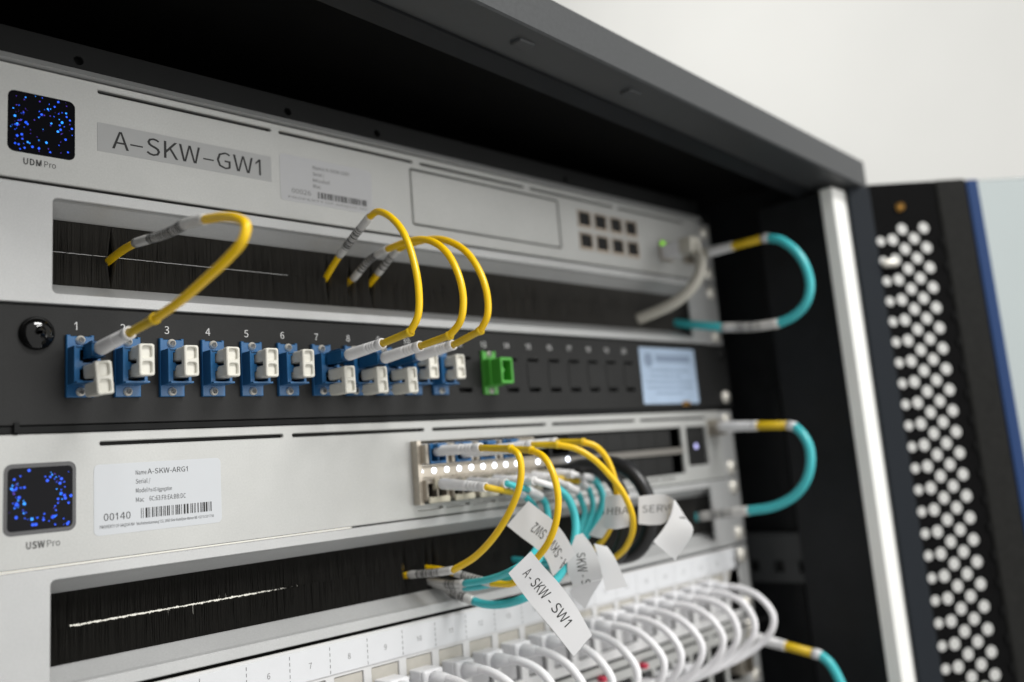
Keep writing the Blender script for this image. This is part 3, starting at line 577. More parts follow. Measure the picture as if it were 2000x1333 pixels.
# crossbar above the top appliance, with screw holes
g = G()
bar = rrect(-140 + 30, 424, 3.2, 13.5, 0.6)
hl = [circle(x, 6.6, 1.7, 10) for x in (-90, 1, 92, 142, 282)]
g.plate(bar, hl, 0.4, 2.5, 0.3)
cb = part('crossbar', g.v, g.f, 'black', cab)
g = G()
g.add([(-110, 0.4, 3.1), (424, 0.4, 3.1), (424, -2.6, -0.2), (-110, -2.6, -0.2), (-110, 3, 3.1), (424, 3, 3.1), (424, 3, -0.3), (-110, 3, -0.3)],
      [(0, 1, 2, 3), (4, 7, 6, 5), (3, 2, 6, 7), (0, 4, 5, 1), (0, 3, 7, 4), (1, 5, 6, 2)])
part('crossbar_lip', g.v, g.f, 'silver2', cab)  # silver lip below a black bar puts the grey rail's shading into colour
g = G(); g.box(-108, 422, 4.0, 6, 3, 13)
part('crossbar_backing', g.v, g.f, 'dark_hole', cab)

# ---------------------------------------------------------------- the open door
DO = Vector((480, -101, 0)); DU = Vector((0.743, -0.669, 0)).normalized(); DN = Vector((-DU.y, DU.x, 0)) * -1


def door_pt(s_, z, off=0.0):       # off > 0 comes towards the rack side
    return DO + DU * s_ + DN * off + Vector((0, 0, z))


if DN.dot(CAM - DO) < 0:
    DN = -DN
door = thing('cabinet_door', 'open cabinet door with perforated black edge and pale tinted glass pane', 'door', door_pt(20, -700))


def door_part(name, geo, m, smooth=False):
    # geo is built with x = along the door, y = depth away from the viewer, z = height
    return part(name, [door_pt(x, z, -y) for (x, y, z) in geo.v], geo.f, m, door, smooth)


g = G()
hl = []
for r in range(0, 38):
    z = -30.5 - 13.61 * r
    hl.append(circle(1.4, z - 0.6, 2.9, 12))
    hl.append(circle(9.6, z, 3.55, 14))
    hl.append(circle(17.2, z + 6.8, 3.55, 14))
    hl.append(circle(24.5, z, 3.55, 14))
    hl.append(circle(32.2, z + 6.8, 3.55, 14))
ROWS = 38
bands = [(-2.4, 5.45, 1.4, -0.6, 3.2), (5.45, 13.4, 9.6, 0.0, 3.85), (13.4, 20.85, 17.2, 6.8, 3.85), (20.85, 28.35, 24.5, 0.0, 3.85), (28.35, 44.0, 32.2, 6.8, 3.85)]
for (xa, xb, hx, dz, hr) in bands:
    top = -30.5 + dz + 6.805
    g.plate([(xa, top), (xb, top), (xb, 8.2), (xa, 8.2)], [], 0.0, 1.5)
    for r in range(ROWS):
        z = -30.5 + dz - 13.61 * r
        g.plate([(xa, z - 6.805), (xb, z - 6.805), (xb, z + 6.805), (xa, z + 6.805)], [circle(hx, z, hr, 16)], 0.0, 1.5)
door_part('perforated_strip', g, 'door_black')
g = G()
g.box(-17.5, -2.6, -2.0, 14, -640, 6.5, 0.8)
door_part('hinge_flange', g, mat('blue_grey_flange', (0.018, 0.022, 0.028), 0.6, spec=0.15))
g = G()
g.box(44.2, 65.5, -1.2, 16, -640, 8.6, 1.5)
door_part('side_profile', g, 'door_profile')
for r in range(0, 36):
    g = G()
    z = -34 - 17.0 * r
    g.box(42.2, 43.6, -1.4, 0.0, z - 2.6, z + 2.6, 0.4)
    door_part('profile_clip', g, 'black')
g = G(); g.box(65.7, 74.0, -1.6, 12, -640, 7.4, 0.8)
door_part('blue_trim', g, 'door_blue')
g = G(); g.box(74.2, 330, 2.0, 7.0, -640, 7.6, 0.4)
door_part('glass_pane', g, 'glass')
g = G(); g.box(318, 329, -2.5, 1.95, -640, 7.4, 0.8)
door_part('blue_trim', g, 'door_blue')
g = G(); g.lathe_y(17.8, -8.6, [(0.0, 3.2), (-1.2, 3.0), (-2.0, 2.0)], 14)
door_part('screw', g, 'brass', True)
g = G(); g.box(-1.5, 8.5, -5.0, -0.05, -49.5, -44.5, 1.6)
door_part('hinge_pin', g, 'nickel', True)

# ================================================================ DEVICE HELPERS
X0P, X1P, XEAR = -42.0, 420.0, 439.0


def screw(name, x, y, z, parent, r=3.2, m='nickel', loc=None):
    g = G()
    g.lathe_y(x, z, [(y, r), (y - 0.9, r), (y - 1.6, r * 0.72), (y - 1.75, r * 0.3)], 16)
    o = part(name, g.v, g.f, m, parent, True)
    return o


def ears(dev, z0, z1, m, y=2.2):
    for (x0, x1, xs) in ((X1P + 0.3, XEAR, 431.0), (X0P - 19, X0P - 0.3, X0P - 11)):
        g = G(); g.box(x0, x1, y, y + 2.2, z0, z1, 0.4)
        e = part('mounting_ear', g.v, g.f, m, dev)
        for z in (z1 - 6.4, z0 + 6.4):
            g = G()
            g.lathe_y(xs, z, [(y - 0.05, 4.6), (y - 1.0, 4.6), (y - 2.2, 3.2), (y - 2.6, 1.2)], 14)
            part('ear_screw', g.v, g.f, 'nickel', e, True)


def screen_dots(parent_part, cx, cz, half, y, seed, hole_r, clustered=70, total=105, small=1.0):
    rnd = random.Random(seed)
    groups = {'dot_b': G(), 'dot_c': G(), 'dot_v': G()}
    cl = [(rnd.uniform(0, 6.283), rnd.uniform(0.55, 0.92)) for _ in range(16)]
    for k in range(total):
        if k < clustered:
            a, rr = rnd.choice(cl)
            x = half * (rr * math.cos(a)) + rnd.gauss(0, half * 0.11)
            z = half * (rr * math.sin(a)) + rnd.gauss(0, half * 0.11)
        else:
            x = rnd.uniform(-1, 1) * half * 0.93
            z = rnd.uniform(-1, 1) * half * 0.93
        if abs(x) > half * 0.95 or abs(z) > half * 0.95 or math.hypot(x, z) < hole_r * half:
            continue
        c = rnd.choices(['dot_b', 'dot_c', 'dot_v'], [0.5, 0.22, 0.28])[0]
        r = rnd.choice([0.16, 0.22, 0.28, 0.4, 0.5]) if c != 'dot_v' else rnd.choice([0.12, 0.18, 0.25, 0.32])
        groups[c].disc(cx + x, y, cz + z, r * small, 10)
    for c, gg in groups.items():
        part('glowing_dots', gg.v, gg.f, c, parent_part)


def put_letters(name, rows, m, parent):
    """rows: (body, x, baseline z, cap height, y, width or None, bold, centred)"""
    g = G()
    for (body, x, zb, h, y, w, b, c) in rows:
        put_text(g, body, x, zb, h, y, w, b, c)
    return part(name, g.v, g.f, m, parent)


# ================================================================ TOP APPLIANCE
gw = thing('gateway_appliance', 'silver rack appliance labelled A-SKW-GW1, topmost in the rack', 'network appliance', (190, 0, -43.5))
Z0, Z1 = -43.4, -0.9
slots = [(8.0, 82.6), (86.8, 163.0), (168.0, 243.8), (249.2, 325), (330, 404)]
hl = [hole(a, b, -5.0, -3.6, 0.6, 3) for a, b in slots]
hl.append(hole(160.8, 272.6, -37.0, -7.6, 1.6))
PORTX = [288.8 + 15.5 * i for i in range(4)]
for i in range(4):
    for zz in (-21.6, -35.2):
        x = 289.5 + 15.4 * i
        hl.append(hole(x, x + 12.6, zz, zz + 10.6))
hl.append(hole(371, 385, -34, -20.5))
hl.append(hole(398, 413, -33, -19.5))
g = G(); g.plate(rrect(X0P, X1P, Z0, Z1, 0.5), hl, 0, 2.0, 0.35)
fp = part('front_panel', g.v, g.f, 'silver', gw)
g = G(); g.box(X0P + 6, X1P - 12, 14.2, 250, Z0 + 0.4, Z1 - 0.4)
part('housing', g.v, g.f, 'silver2', gw)
g = G(); g.box(X0P + 1, X1P - 1, 2.05, 14, Z0 + 0.3, Z1 - 0.3)
part('backing', g.v, g.f, 'dark_hole', gw) if False else None
for a, b in slots:
    g = G(); g.box(a - 0.5, b + 0.5, 2.05, 3.0, -5.6, -3.0)
    part('vent_slot', g.v, g.f, 'dark_hole', gw)
g = G(); g.box(161.6, 271.8, 0.25, 3.5, -36.2, -8.4, 0.6)
part('drive_bay_cover', g.v, g.f, 'silver', gw)
g = G(); g.box(160.2, 273.2, 3.6, 4.6, -37.6, -7)
part('bay_backing', g.v, g.f, 'dark_hole', gw)
for i in range(4):
    for zz in (-21.6, -35.2):
        x = 289.5 + 15.4 * i
        g = G()
        g.plate(rrect(x + 0.1, x + 12.5, zz + 0.1, zz + 10.5), [hole(x + 0.8, x + 11.8, zz + 1.4, zz + 9.9)], -0.25, 0.8)
        pt = part('ethernet_port', g.v, g.f, 'port_gold', gw)
        g = G(); g.box(x + 0.15, x + 12.4, 0.85, 10, zz + 0.15, zz + 10.4)
        part('port_recess', g.v, g.f, 'dark_hole', pt)
g = G(); g.plate(rrect(371.2, 384.8, -33.8, -20.7), [hole(372.5, 383.4, -32.3, -22)], -0.6, 5)
pt = part('ethernet_port', g.v, g.f, 'steel', gw)
g = G(); g.box(372, 384, 5.05, 6, -33, -21.5)
part('port_recess', g.v, g.f, 'dark_hole', pt)
g = G(); g.box(373.2, 377.2, -0.95, 0.4, -24.2, -20.9, 0.3)
part('link_light', g.v, g.f, 'led_g', gw)
g = G(); g.plate(rrect(398.2, 412.8, -32.8, -19.7), [hole(399.2, 411.8, -31.6, -20.9)], -2.5, 10)
part('fibre_cage', g.v, g.f, 'steel', gw)
g = G(); g.plate(rrect(-23.5, -0.4, -33.8, -10.9, 2.4, 5), [], -0.12, 0.3, 0.1)
sc = part('touch_screen', g.v, g.f, 'screen', gw)
screen_dots(sc, -12, -22.3, 11.4, -0.16, 11, 0.05, 45, 115, 0.85)
put_letters('lettering', [('UDM', -18.2, -38.0, 2.3, -0.05, 6.2, 0.035, False), ('Pro', -11.1, -38.0, 2.3, -0.05, 4.0, 0.0, False)], 'ink', gw)
g = G(); g.plate(rrect(7.7, 82.2, -28.1, -16.7, 0.3, 2), [], -0.10, 0.0)
lb = part('name_label', g.v, g.f, 'tape', gw)
put_letters('lettering', [('A', 13.2, -26.1, 7.1, -0.16, 6.5, 0.004, False), ('\u2013', 20.2, -26.1, 7.1, -0.16, 5.0, 0.0, False),
                          ('SKW', 26.6, -26.1, 7.1, -0.16, 22.5, 0.004, False), ('\u2013', 50.4, -26.1, 7.1, -0.16, 4.7, 0.0, False),
                          ('GW1', 56.4, -26.1, 7.1, -0.16, 20.6, 0.004, False)], 'ink', lb)
g = G(); g.plate(rrect(86.4, 136.5, -35.4, -13.9, 1.8), [], -0.10, 0.0)
lb = part('asset_sticker', g.v, g.f, mat('greyish_label_paper', (0.475, 0.48, 0.495), 0.36, noise=0.012, nscale=120), gw)
put_letters('lettering', [('Name A-SKW-GW1', 103.4, -18.6, 1.7, -0.16, 20, 0, False), ('Serial /', 103.4, -21.6, 1.7, -0.16, 6.0, 0, False),
                          ('Model', 103.4, -24.6, 1.7, -0.16, 9.0, 0, False), ('Mac', 103.4, -27.4, 1.7, -0.16, 4.0, 0, False),
                          ('00026', 92.0, -31.4, 2.2, -0.16, 10, 0, False),
                          ('PROPERTY OF AAQUA NV', 90.2, -33.9, 0.95, -0.16, 43, 0, False)], 'ink_grey', lb)
g = G(); barcode(g, 105.5, 133.0, -32.0, -29.0, -0.16, 3)
part('barcode', g.v, g.f, 'ink', lb)
ears(gw, Z0, Z1, 'silver2')


# ================================================================ BRUSH PANELS
def brush_panel(label, z0, z1, hz0, hz1, gap0, gap1, seed, bmat='bristle', entries=()):
    t = thing('brush_panel', label, 'brush panel', (190, 0, z0), 'silver brush strip panels')
    HX0, HX1 = -7.9, 400.0
    D = 10.5
    HT, HB = hz1 - 5.2, hz0 + 5.1          # where the rolled-in edges end and the bristles begin
    g = G(); g.plate(rrect(X0P, X1P, z0, z1, 0.5), [hole(HX0, HX1, hz0, hz1, 1.6, 4)], 0, 1.8, 0.35)
    part('front_panel', g.v, g.f, 'silver2', t)
    for nm, za, zb, th in (('upper_flange', hz1, HT, 0.9), ('lower_flange', hz0, HB, -0.9)):
        g = G()
        xa, xb = HX0 - 12, HX1 + 12
        sec = [(1.2, za), (2.4, za + (zb - za) * 0.10), (D - 1.2, zb - (zb - za) * 0.06), (D - 0.4, zb), (D - 0.4, zb + th), (1.2, za + th)]
        m_ = len(sec)
        g.add([(x, y, z) for x in (xa, xb) for (y, z) in sec],
              [(i, (i + 1) % m_, m_ + (i + 1) % m_, m_ + i) for i in range(m_)] + [tuple(range(m_ - 1, -1, -1)), tuple(range(m_, 2 * m_))])
        part(nm, g.v, g.f, 'silver2', t)
    zc = (hz0 + hz1) / 2
    rnd = random.Random(seed)
    for up in (1, 0):
        g = G()
        for layer in range(6):
            x = HX0 - 10 + rnd.uniform(0, .3)
            y = D + 0.2 + layer * 0.5
            lean_c = 0
            while x < HX1 + 12:
                w = rnd.uniform(0.22, 0.36)
                t_ = max(0, (x - HX0) / (HX1 - HX0))
                gp = (lin(gap0, gap1, max(0, min(1, (t_ - 0.2) / 0.1))) if t_ > 0.025 else 0.0) * 0.5
                if up:
                    za, zb = HT + 0.6, zc + gp + rnd.gauss(0, 0.13)
                else:
                    za, zb = HB - 0.6, zc - gp + rnd.gauss(0, 0.13)
                lean_c = 0.8 * lean_c + rnd.gauss(0, 0.05)
                lx = lean_c
                for xe in entries:
                    dd = x - xe
                    if abs(dd) < 2.6:
                        lx += (2.6 - abs(dd)) * (0.75 if dd > 0 else -0.75)
                yy = y + rnd.uniform(-.2, .2)
                clump = 0.55 * math.sin(x * 1.9 + seed) + 0.45 * math.sin(x * 0.83 + 2 * seed)
                lx += 0.22 * math.cos(x * 1.9 + seed)
                yb = yy + rnd.gauss(0, .35) + clump * 0.8
                g.add([(x, yy, za), (x + w, yy, za), (x + w / 2, yy - w * .8, za),
                       (x + lx, yb, zb), (x + lx + w, yb, zb), (x + lx + w / 2, yb - w * .8, zb)],
                      [(0, 2, 5, 3), (2, 1, 4, 5), (3, 5, 4), (1, 0, 3, 4)])
                x += w * 0.9
        o = part('bristles', g.v, g.f, bmat, t)
        o['kind'] = 'stuff'
    for za in (HT + 0.3, HB - 4.3):              # the clip rails that hold the bristles
        g = G(); g.box(HX0 - 11, HX1 + 12, D + 0.0, D + 4.5, za, za + 4.0)
        part('brush_holder', g.v, g.f, 'black', t)
    ears(t, z0, z1, 'silver2')
    return t


b1 = brush_panel('silver brush strip panel between the topmost appliance and the black fibre panel', -88.0, -44.4, -83.9, -49.0, 0.05, -0.6, 5, entries=[at_y(*q, 11).x for q in ((215, 508), (638, 540), (683, 548), (725, 550), (1245, 624), (1325, 632))])
# thin pale line painted as light leaking through the first brush's slit
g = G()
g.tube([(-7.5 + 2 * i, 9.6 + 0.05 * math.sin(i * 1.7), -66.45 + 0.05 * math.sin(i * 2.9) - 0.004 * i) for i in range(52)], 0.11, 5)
part('slit_light_line', g.v, g.f, 'ink_white', b1)
b2 = brush_panel('silver brush strip panel under the USW Pro switch, light showing through its slit', -221.6, -178.7, -217.3, -182.9, 0.95, -0.5, 6, 'bristle_shaded', entries=[at_y(*q, 11).x for q in ((790, 1125), (832, 1110), (850, 1140), (1365, 1010))])
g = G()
g.box(-45, 160, 62, 68, -217, -180.3, 0.5)  # glowing panel added inside the rack so the slit shows light
single('slit_glow_panel', g.v, g.f, 'slit_glow', 'added glowing panel standing in for light behind the lower brush slit', 'light')

# ================================================================ BLACK FIBRE PATCH PANEL
fpan = thing('fibre_patch_panel', 'black fibre patch panel with numbered blue adapters in a row', 'patch panel', (190, 0, -131))
PITCH = 16.92


def portx(n):
    return (n - 1) * 17.0 + 1.1


hl = []
for n in range(12, 25):
    x = portx(n) + 0.6
    hl.append(hole(x - 4.4, x + 4.4, -103.6, -102.3, 0.4, 2))
    hl.append(hole(x - 4.4, x + 4.4, -120.0, -118.2, 0.4, 2))
g = G(); g.plate(rrect(X0P - 19, XEAR, -130.6, -88.9, 0.5), hl, 0, 1.6, 0.3)
part('front_panel', g.v, g.f, 'black_panel', fpan)
g = G(); g.box(X0P, X1P, 4, 160, -133.2, -89.4)
part('housing', g.v, g.f, 'dark_hole', fpan)
g = G(); g.box(X0P, X1P, 0.6, 4, -133.3, -130.8, 0.3)
part('lower_lip', g.v, g.f, 'black', fpan)
g = G()
g.box(-20.2, -18.6, -0.9, 1, -133.0, -129.6)
part('lip_stop', g.v, g.f, 'black', fpan)
for n in [12] + list(range(14, 25)):                       # blanked port plates
    x = portx(n) + 0.6
    g = G(); g.box(x - 5.2, x + 5.2, -0.35, -0.02, -117.6, -104.2, 0.12)
    part('blanking_plate', g.v, g.f, 'black_panel', fpan)
for n in range(1, 25):
    if n > 20:
        continue
    g = G()
    put_text(g, str(n), (n - 1) * PITCH, -97.0, 2.95, -0.06, None, 0.0, True)
    part('port_number', g.v, g.f, 'ink_white', fpan)
g = G()
g.lathe_y(-13.2, -98.8, [(0, 5.9), (-0.8, 5.9), (-1.9, 5.3), (-2.8, 4.1), (-3.4, 2.5), (-3.65, 0.8)], 32)
part('round_cap', g.v, g.f, 'dome', fpan, True)
for xs, zz in ((431, -95.3), (431, -124.4)):
    g = G(); g.lathe_y(xs, zz, [(-0.05, 4.2), (-0.9, 4.2), (-2.0, 3.0), (-2.4, 1.2)], 14)
    part('panel_screw', g.v, g.f, 'black' if zz > -100 else 'nickel', fpan, True)
# the pale blue sticker with faint print
g = G(); g.plate(rrect(336.2, 397.2, -128.0, -92.6, 0.8), [], -0.5, -0.36)
st = part('pale_blue_sticker', g.v, g.f, 'sticker_blue', fpan)
g = G()
g.disc(345, -0.56, -100.5, 4.6, 18)
g.box(353, 391, -0.58, -0.54, -101.6, -97.2)
for k, (a, b) in enumerate(((345, 388), (345, 380), (341, 392), (341, 392), (350, 380))):
    z = -107 - 3.6 * k
    g.box(a, b, -0.58, -0.54, z - 0.5, z + 0.5)
part('faint_print', g.v, g.f, mat('blue_grey_ink', (0.20, 0.26, 0.36), 0.6), st)
g = G(); g.box(378, 386, -0.8, -0.52, -129.6, -126.6, 0.1)
part('orange_mark', g.v, g.f, 'brass', st)


def adapter_mesh(kind):
    g = G()
    zc = 0.0
    # flange with clipped corners
    fl = [(-4.8, -11.1), (4.8, -11.1), (4.8, 11.2), (3.6, 11.2), (3.6, 10.7), (-3.4, 10.7), (-3.4, 11.2), (-4.8, 11.2)]
    g.plate(fl, [], -1.6, -0.02, 0.25)
    if kind == 'lc':
        hs = []
        for c in (3.3, -3.5):
            hs.append([(-2.6, c - 2.2), (-2.6, c + 1.6), (-1.7, c + 1.6), (-1.7, c + 2.5), (1.5, c + 2.5), (1.5, c + 1.6), (2.6, c + 1.6), (2.6, c - 1.0),
                       (3.3, c - 1.0), (3.3, c - 2.2), (1.8, c - 2.2), (1.8, c - 2.8), (-1.6, c - 2.8), (-1.6, c - 2.2)])
        body = rrect(-4.55, 4.55, -6.9, 6.5, 0.3, 2)
        g.plate(body, hs, -7.8, -1.55, 0.15)
        g.box(-4.4, 4.6, -9.6, -7.75, -6.85, -6.1, 0.15)
        g.box(-3.9, 3.9, -8.2, -7.7, 5.9, 6.4, 0.1)
        g.box(2.0, 4.5, -9.2, -7.75, -0.9, 0.7, 0.15)
    else:
        body = rrect(-4.6, 4.6, -7.2, 6.7, 0.5, 2)
        g.plate(body, [], -6.2, -1.55, 0.2)
        g.plate(rrect(-4.0, 4.7, -6.8, 6.3, 0.6, 2),
                [[(-2.6, -5.3), (-2.6, -1.5), (-1.6, -0.8), (-1.6, 0.6), (-2.6, 1.2), (-2.6, 4.8), (3.3, 4.8), (3.3, -5.3)]], -13.5, -6.15, 0.25)
    me = mk(g.v, g.f)
    return me


AM_LC = adapter_mesh('lc'); AM_SC = adapter_mesh('sc')
AM_LC.materials.append(M['blue']); AM_SC.materials.append(M['green'])
g = G(); g.box(-3.6, 3.6, -1.9, -1.66, -6.4, 6.0)
AHOLE = mk(g.v, g.f); AHOLE.materials.append(M['dark_hole'])


def screw_mesh():
    g = G()
    r = 1.62
    n = 20
    prof = [(-1.62, r), (-2.2, r), (-2.65, r * 0.80), (-2.85, r * 0.5)]
    g.lathe_y(0, 0, prof, n)
    me = mk(g.v, g.f, True)
    me.materials.append(M['nickel'])
    return me


SCREWM = screw_mesh()
g = G()
for a in (0.6, 2.17):
    c, s_ = math.cos(a), math.sin(a)
    w, L = 0.2, 0.95
    g.add([(L * c - w * s_, -2.93, L * s_ + w * c), (L * c + w * s_, -2.93, L * s_ - w * c), (-L * c + w * s_, -2.93, -L * s_ - w * c), (-L * c - w * s_, -2.93, -L * s_ + w * c)], [(0, 1, 2, 3)])
CROSSM = mk(g.v, g.f); CROSSM.materials.append(M['ink_grey'])
ZA = -110.2
for n in (1, 2, 3, 4, 5, 6, 7, 8, 9, 10, 11, 13):
    lc = n < 13
    ax = portx(n)
    a = link_mesh('fibre_adapter', AM_LC if lc else AM_SC, None, fpan, (ax, 0, ZA))
    if lc:
        link_mesh('adapter_recess', AHOLE, None, a, (ax, 0, ZA))
    for dz in (9.3, -9.2):
        dx = random.uniform(-.25, .1)
        sw = link_mesh('screw', SCREWM, None, a, (ax + dx, 0, ZA + dz))
        sw.rotation_euler = (0, random.uniform(0, 3.1), 0)
        cr = link_mesh('screw_cross', CROSSM, None, a, (ax + dx, 0, ZA + dz))
        cr.rotation_euler = sw.rotation_euler


# ---- dust plugs ----
def dust_mesh():
    g = G()
    outer = rrect(-2.85, 2.85, -5.8, 5.8, 0.9, 4)
    g.plate(outer, [hole(-1.75, 1.75, 0.75, 4.9, 0.8, 3), hole(-1.75, 1.75, -4.9, -0.75, 0.8, 3)], 0, 2.4, 0.35)
    g.box(-1.9, 1.9, 1.15, 1.6, -5.0, 5.0)
    for c in (3.2, -3.2):
        g.box(-2.5, 2.5, 2.35, 12.5, c - 2.45, c + 2.45, 0.9)
        g.tube([(0, 12.4, c), (0, 15.5, c)], 0.62, 8)
    me = mk(g.v, g.f)
    me.materials.append(M['cap'])
    return me


DUST = dust_mesh()
NUM = 'zero one two three four five six seven eight nine ten eleven twelve'.split()
for n in range(1, 12):
    hang = n in (1, 7, 8, 9)
    if hang:
        loc = (portx(n) + 0.9, -20.3, -116.4)
        lab = 'ivory duplex dust plug hanging low under the white boot at adapter %s' % NUM[n]
    else:
        loc = (portx(n) + 0.9, -15.6, -109.3)
        lab = 'ivory duplex dust plug filling both holes of adapter %s' % NUM[n]
    o = bpy.data.objects.new('dust_plug', DUST)
    COL.objects.link(o)
    o.location = Vector(loc) * S
    o.rotation_euler = (random.uniform(-.02, .02), (-0.085 if n == 1 else -0.04 + random.uniform(-.02, .02)) if hang else random.uniform(-.02, .02), random.uniform(-.02, .02))
    o['label'], o['category'], o['group'] = lab, 'dust plug', 'ivory dust plugs in the blue adapters'


# ================================================================ CABLES
def cable(name, label, cat, group, segs, base=None):
    """segs: list of (part name, material, radius or [radii], points, sub)"""
    allp = [Vector(p) for sgm in segs for p in sgm[3]]
    b = base or min(allp, key=lambda p: p.z)
    t = thing(name, label, cat, b, group)
    for (pn, m, r, pts, sub) in segs:
        g = G()
        pp = smooth_path(pts, sub) if sub else [Vector(p) for p in pts]
        if isinstance(r, (list, tuple)) and sub:
            rr = [lin(r[0], r[-1], i / (len(pp) - 1)) for i in range(len(pp))]
        else:
            rr = r
        g.tube(pp, rr, 16)
        part(pn, g.v, g.f, m, t, True)
    return t


def lerp_x(pxs, xa, xb):
    n = len(pxs)
    return [at_x(p[0], p[1], lin(xa, xb, i / (n - 1))) for i, p in enumerate(pxs)]


def boot_geo(p0, p1, r0, r1, ribs=4):
    """tapered boot with a few rib rings and an open flared end"""
    p0, p1 = Vector(p0), Vector(p1)
    g = G()
    d = p1 - p0
    pts, rs = [], []
    prof = [(0, r0 * 0.86), (0.03, r0), (0.12, r0), (0.55, lin(r0, r1, 0.5))]
    for k in range(ribs):
        a = 0.6 + k * 0.075
        prof += [(a, lin(r0, r1, a)), (a + 0.008, lin(r0, r1, a) * 0.86), (a + 0.022, lin(r0, r1, a) * 0.86), (a + 0.03, lin(r0, r1, a))]
    prof += [(0.93, r1), (0.985, r1 * 1.03), (1.0, r1 * 0.96), (0.995, r1 * 0.74), (0.93, r1 * 0.72)]
    for (a, r) in prof:
        pts.append(p0 + d * a); rs.append(r)
    # sweep manually with a fixed frame
    t = d.normalized(); a = t.orthogonal().normalized(); b = t.cross(a)
    n = 20
    v = []
    for p, r in zip(pts, rs):
        v += [p + (a * math.cos(k * 2 * math.pi / n) + b * math.sin(k * 2 * math.pi / n)) * r for k in range(n)]
    f = []
    for i in range(len(pts) - 1):
        for k in range(n):
            f.append((i * n + k, i * n + (k + 1) % n, (i + 1) * n + (k + 1) % n, (i + 1) * n + k))
    f.append(tuple(range(n - 1, -1, -1)))
    f.append(tuple((len(pts) - 1) * n + k for k in range(n)))
    g.add(v, f)
    return g


def rings_on(path, r, a0, a1, seed, parent, m='ink'):
    """printed bars round a label sleeve between path fractions a0..a1"""
    P = [Vector(p) for p in path]
    L = [0]
    for i in range(1, len(P)):
        L.append(L[-1] + (P[i] - P[i - 1]).length)

    def pos(s_):
        for i in range(1, len(P)):
            if L[i] >= s_:
                t = (s_ - L[i - 1]) / max(1e-6, L[i] - L[i - 1])
                return P[i - 1].lerp(P[i], t)
        return P[-1]
    rnd = random.Random(seed)
    g = G()
    s_ = a0 * L[-1]
    while s_ < a1 * L[-1]:
        w = rnd.choice([0.3, 0.3, 0.55, 0.9])
        g.tube([pos(s_), pos(s_ + w)], r, 14, cap=False)
        s_ += w + rnd.choice([0.35, 0.4, 0.8])
    part('barcode', g.v, g.f, m, parent)


def fibre(label, group, px_boot, px_sleeve, px_cable, px_label, px_tail, xa, xb, y_jack, conn='blue_dark',
          rj=1.5, jacket='yellow', sleeve='gold', boot_r=(2.55, 2.2), conn_len=7.0, zj=None):
    """a fibre cord: connector in a jack, boot, crimp sleeve, jacket, clear label sleeve, tail into the brush.
    Every px_* list continues the one before; X runs from xa at the jack to xb at the brush."""
    chain = [px_boot[0], px_boot[1], px_sleeve] + px_cable + px_label + px_tail
    n = len(chain)
    P = [at_x(p[0], p[1], lin(xa, xb, i / (n - 1))) for i, p in enumerate(chain)]
    i0 = 0
    boot0, boot1, slv = P[0], P[1], P[2]
    c_pts = P[2:3 + len(px_cable)]
    l_pts = P[2 + len(px_cable):3 + len(px_cable) + len(px_label)] if px_label else None
    t_pts = P[2 + len(px_cable) + len(px_label):]
    t_pts = t_pts + [t_pts[-1] + Vector((0.5, 16, -0.6))]
    base = min(P, key=lambda p: p.z)
    t = thing('fibre_cable', label, 'fibre cable', base, group)
    # connector
    g = G()
    d = (boot1 - boot0).normalized()
    g.box(boot0.x - 2.2, boot0.x + 2.2, y_jack - 0.2, boot0.y + 2.2, boot0.z - 2.3, boot0.z + 2.3, 0.4)
    g.box(boot0.x - 1.2, boot0.x + 1.2, y_jack - 1.5, boot0.y + 4.2, boot0.z + 2.2, boot0.z + 3.2, 0.2)
    part('connector', g.v, g.f, conn, t)
    g = boot_geo(boot0, boot1, boot_r[0], boot_r[1])
    part('boot', g.v, g.f, 'boot', t, True)
    g = G()
    ds = (slv - boot1).normalized()
    mid = boot1.lerp(slv, 0.5)
    g.tube([boot1 - d * 2.0, boot1 + (slv - boot1) * 0.15, mid, slv - ds * 2.2, slv - ds * 1.6, slv, slv - ds * 0.1], [1.45, 1.45, 1.5, 1.55, 1.85, 1.95, 1.5] if rj < 1.6 else [rj, rj, rj, rj, rj * 1.15, rj * 1.2, rj], 16)
    part('crimp_sleeve', g.v, g.f, sleeve, t, True)
    g = G()
    first = slv - ds * 0.6
    g.tube(smooth_path([first] + c_pts[1:], 10), rj, 16)
    part('jacket', g.v, g.f, jacket, t, True)
    if l_pts:
        sp = smooth_path([c_pts[-1]] + l_pts[1:], 10)
        g = G(); g.tube(sp, rj * 1.22, 16)
        ls = part('label_sleeve', g.v, g.f, 'clear', t, True)
        rings_on(sp, rj * 1.25, 0.28, 0.78, len(label), ls)
        g = G(); g.tube(smooth_path([sp[-1]] + t_pts[1:], 6), rj, 16)
        part('jacket', g.v, g.f, jacket, t, True)
    return t


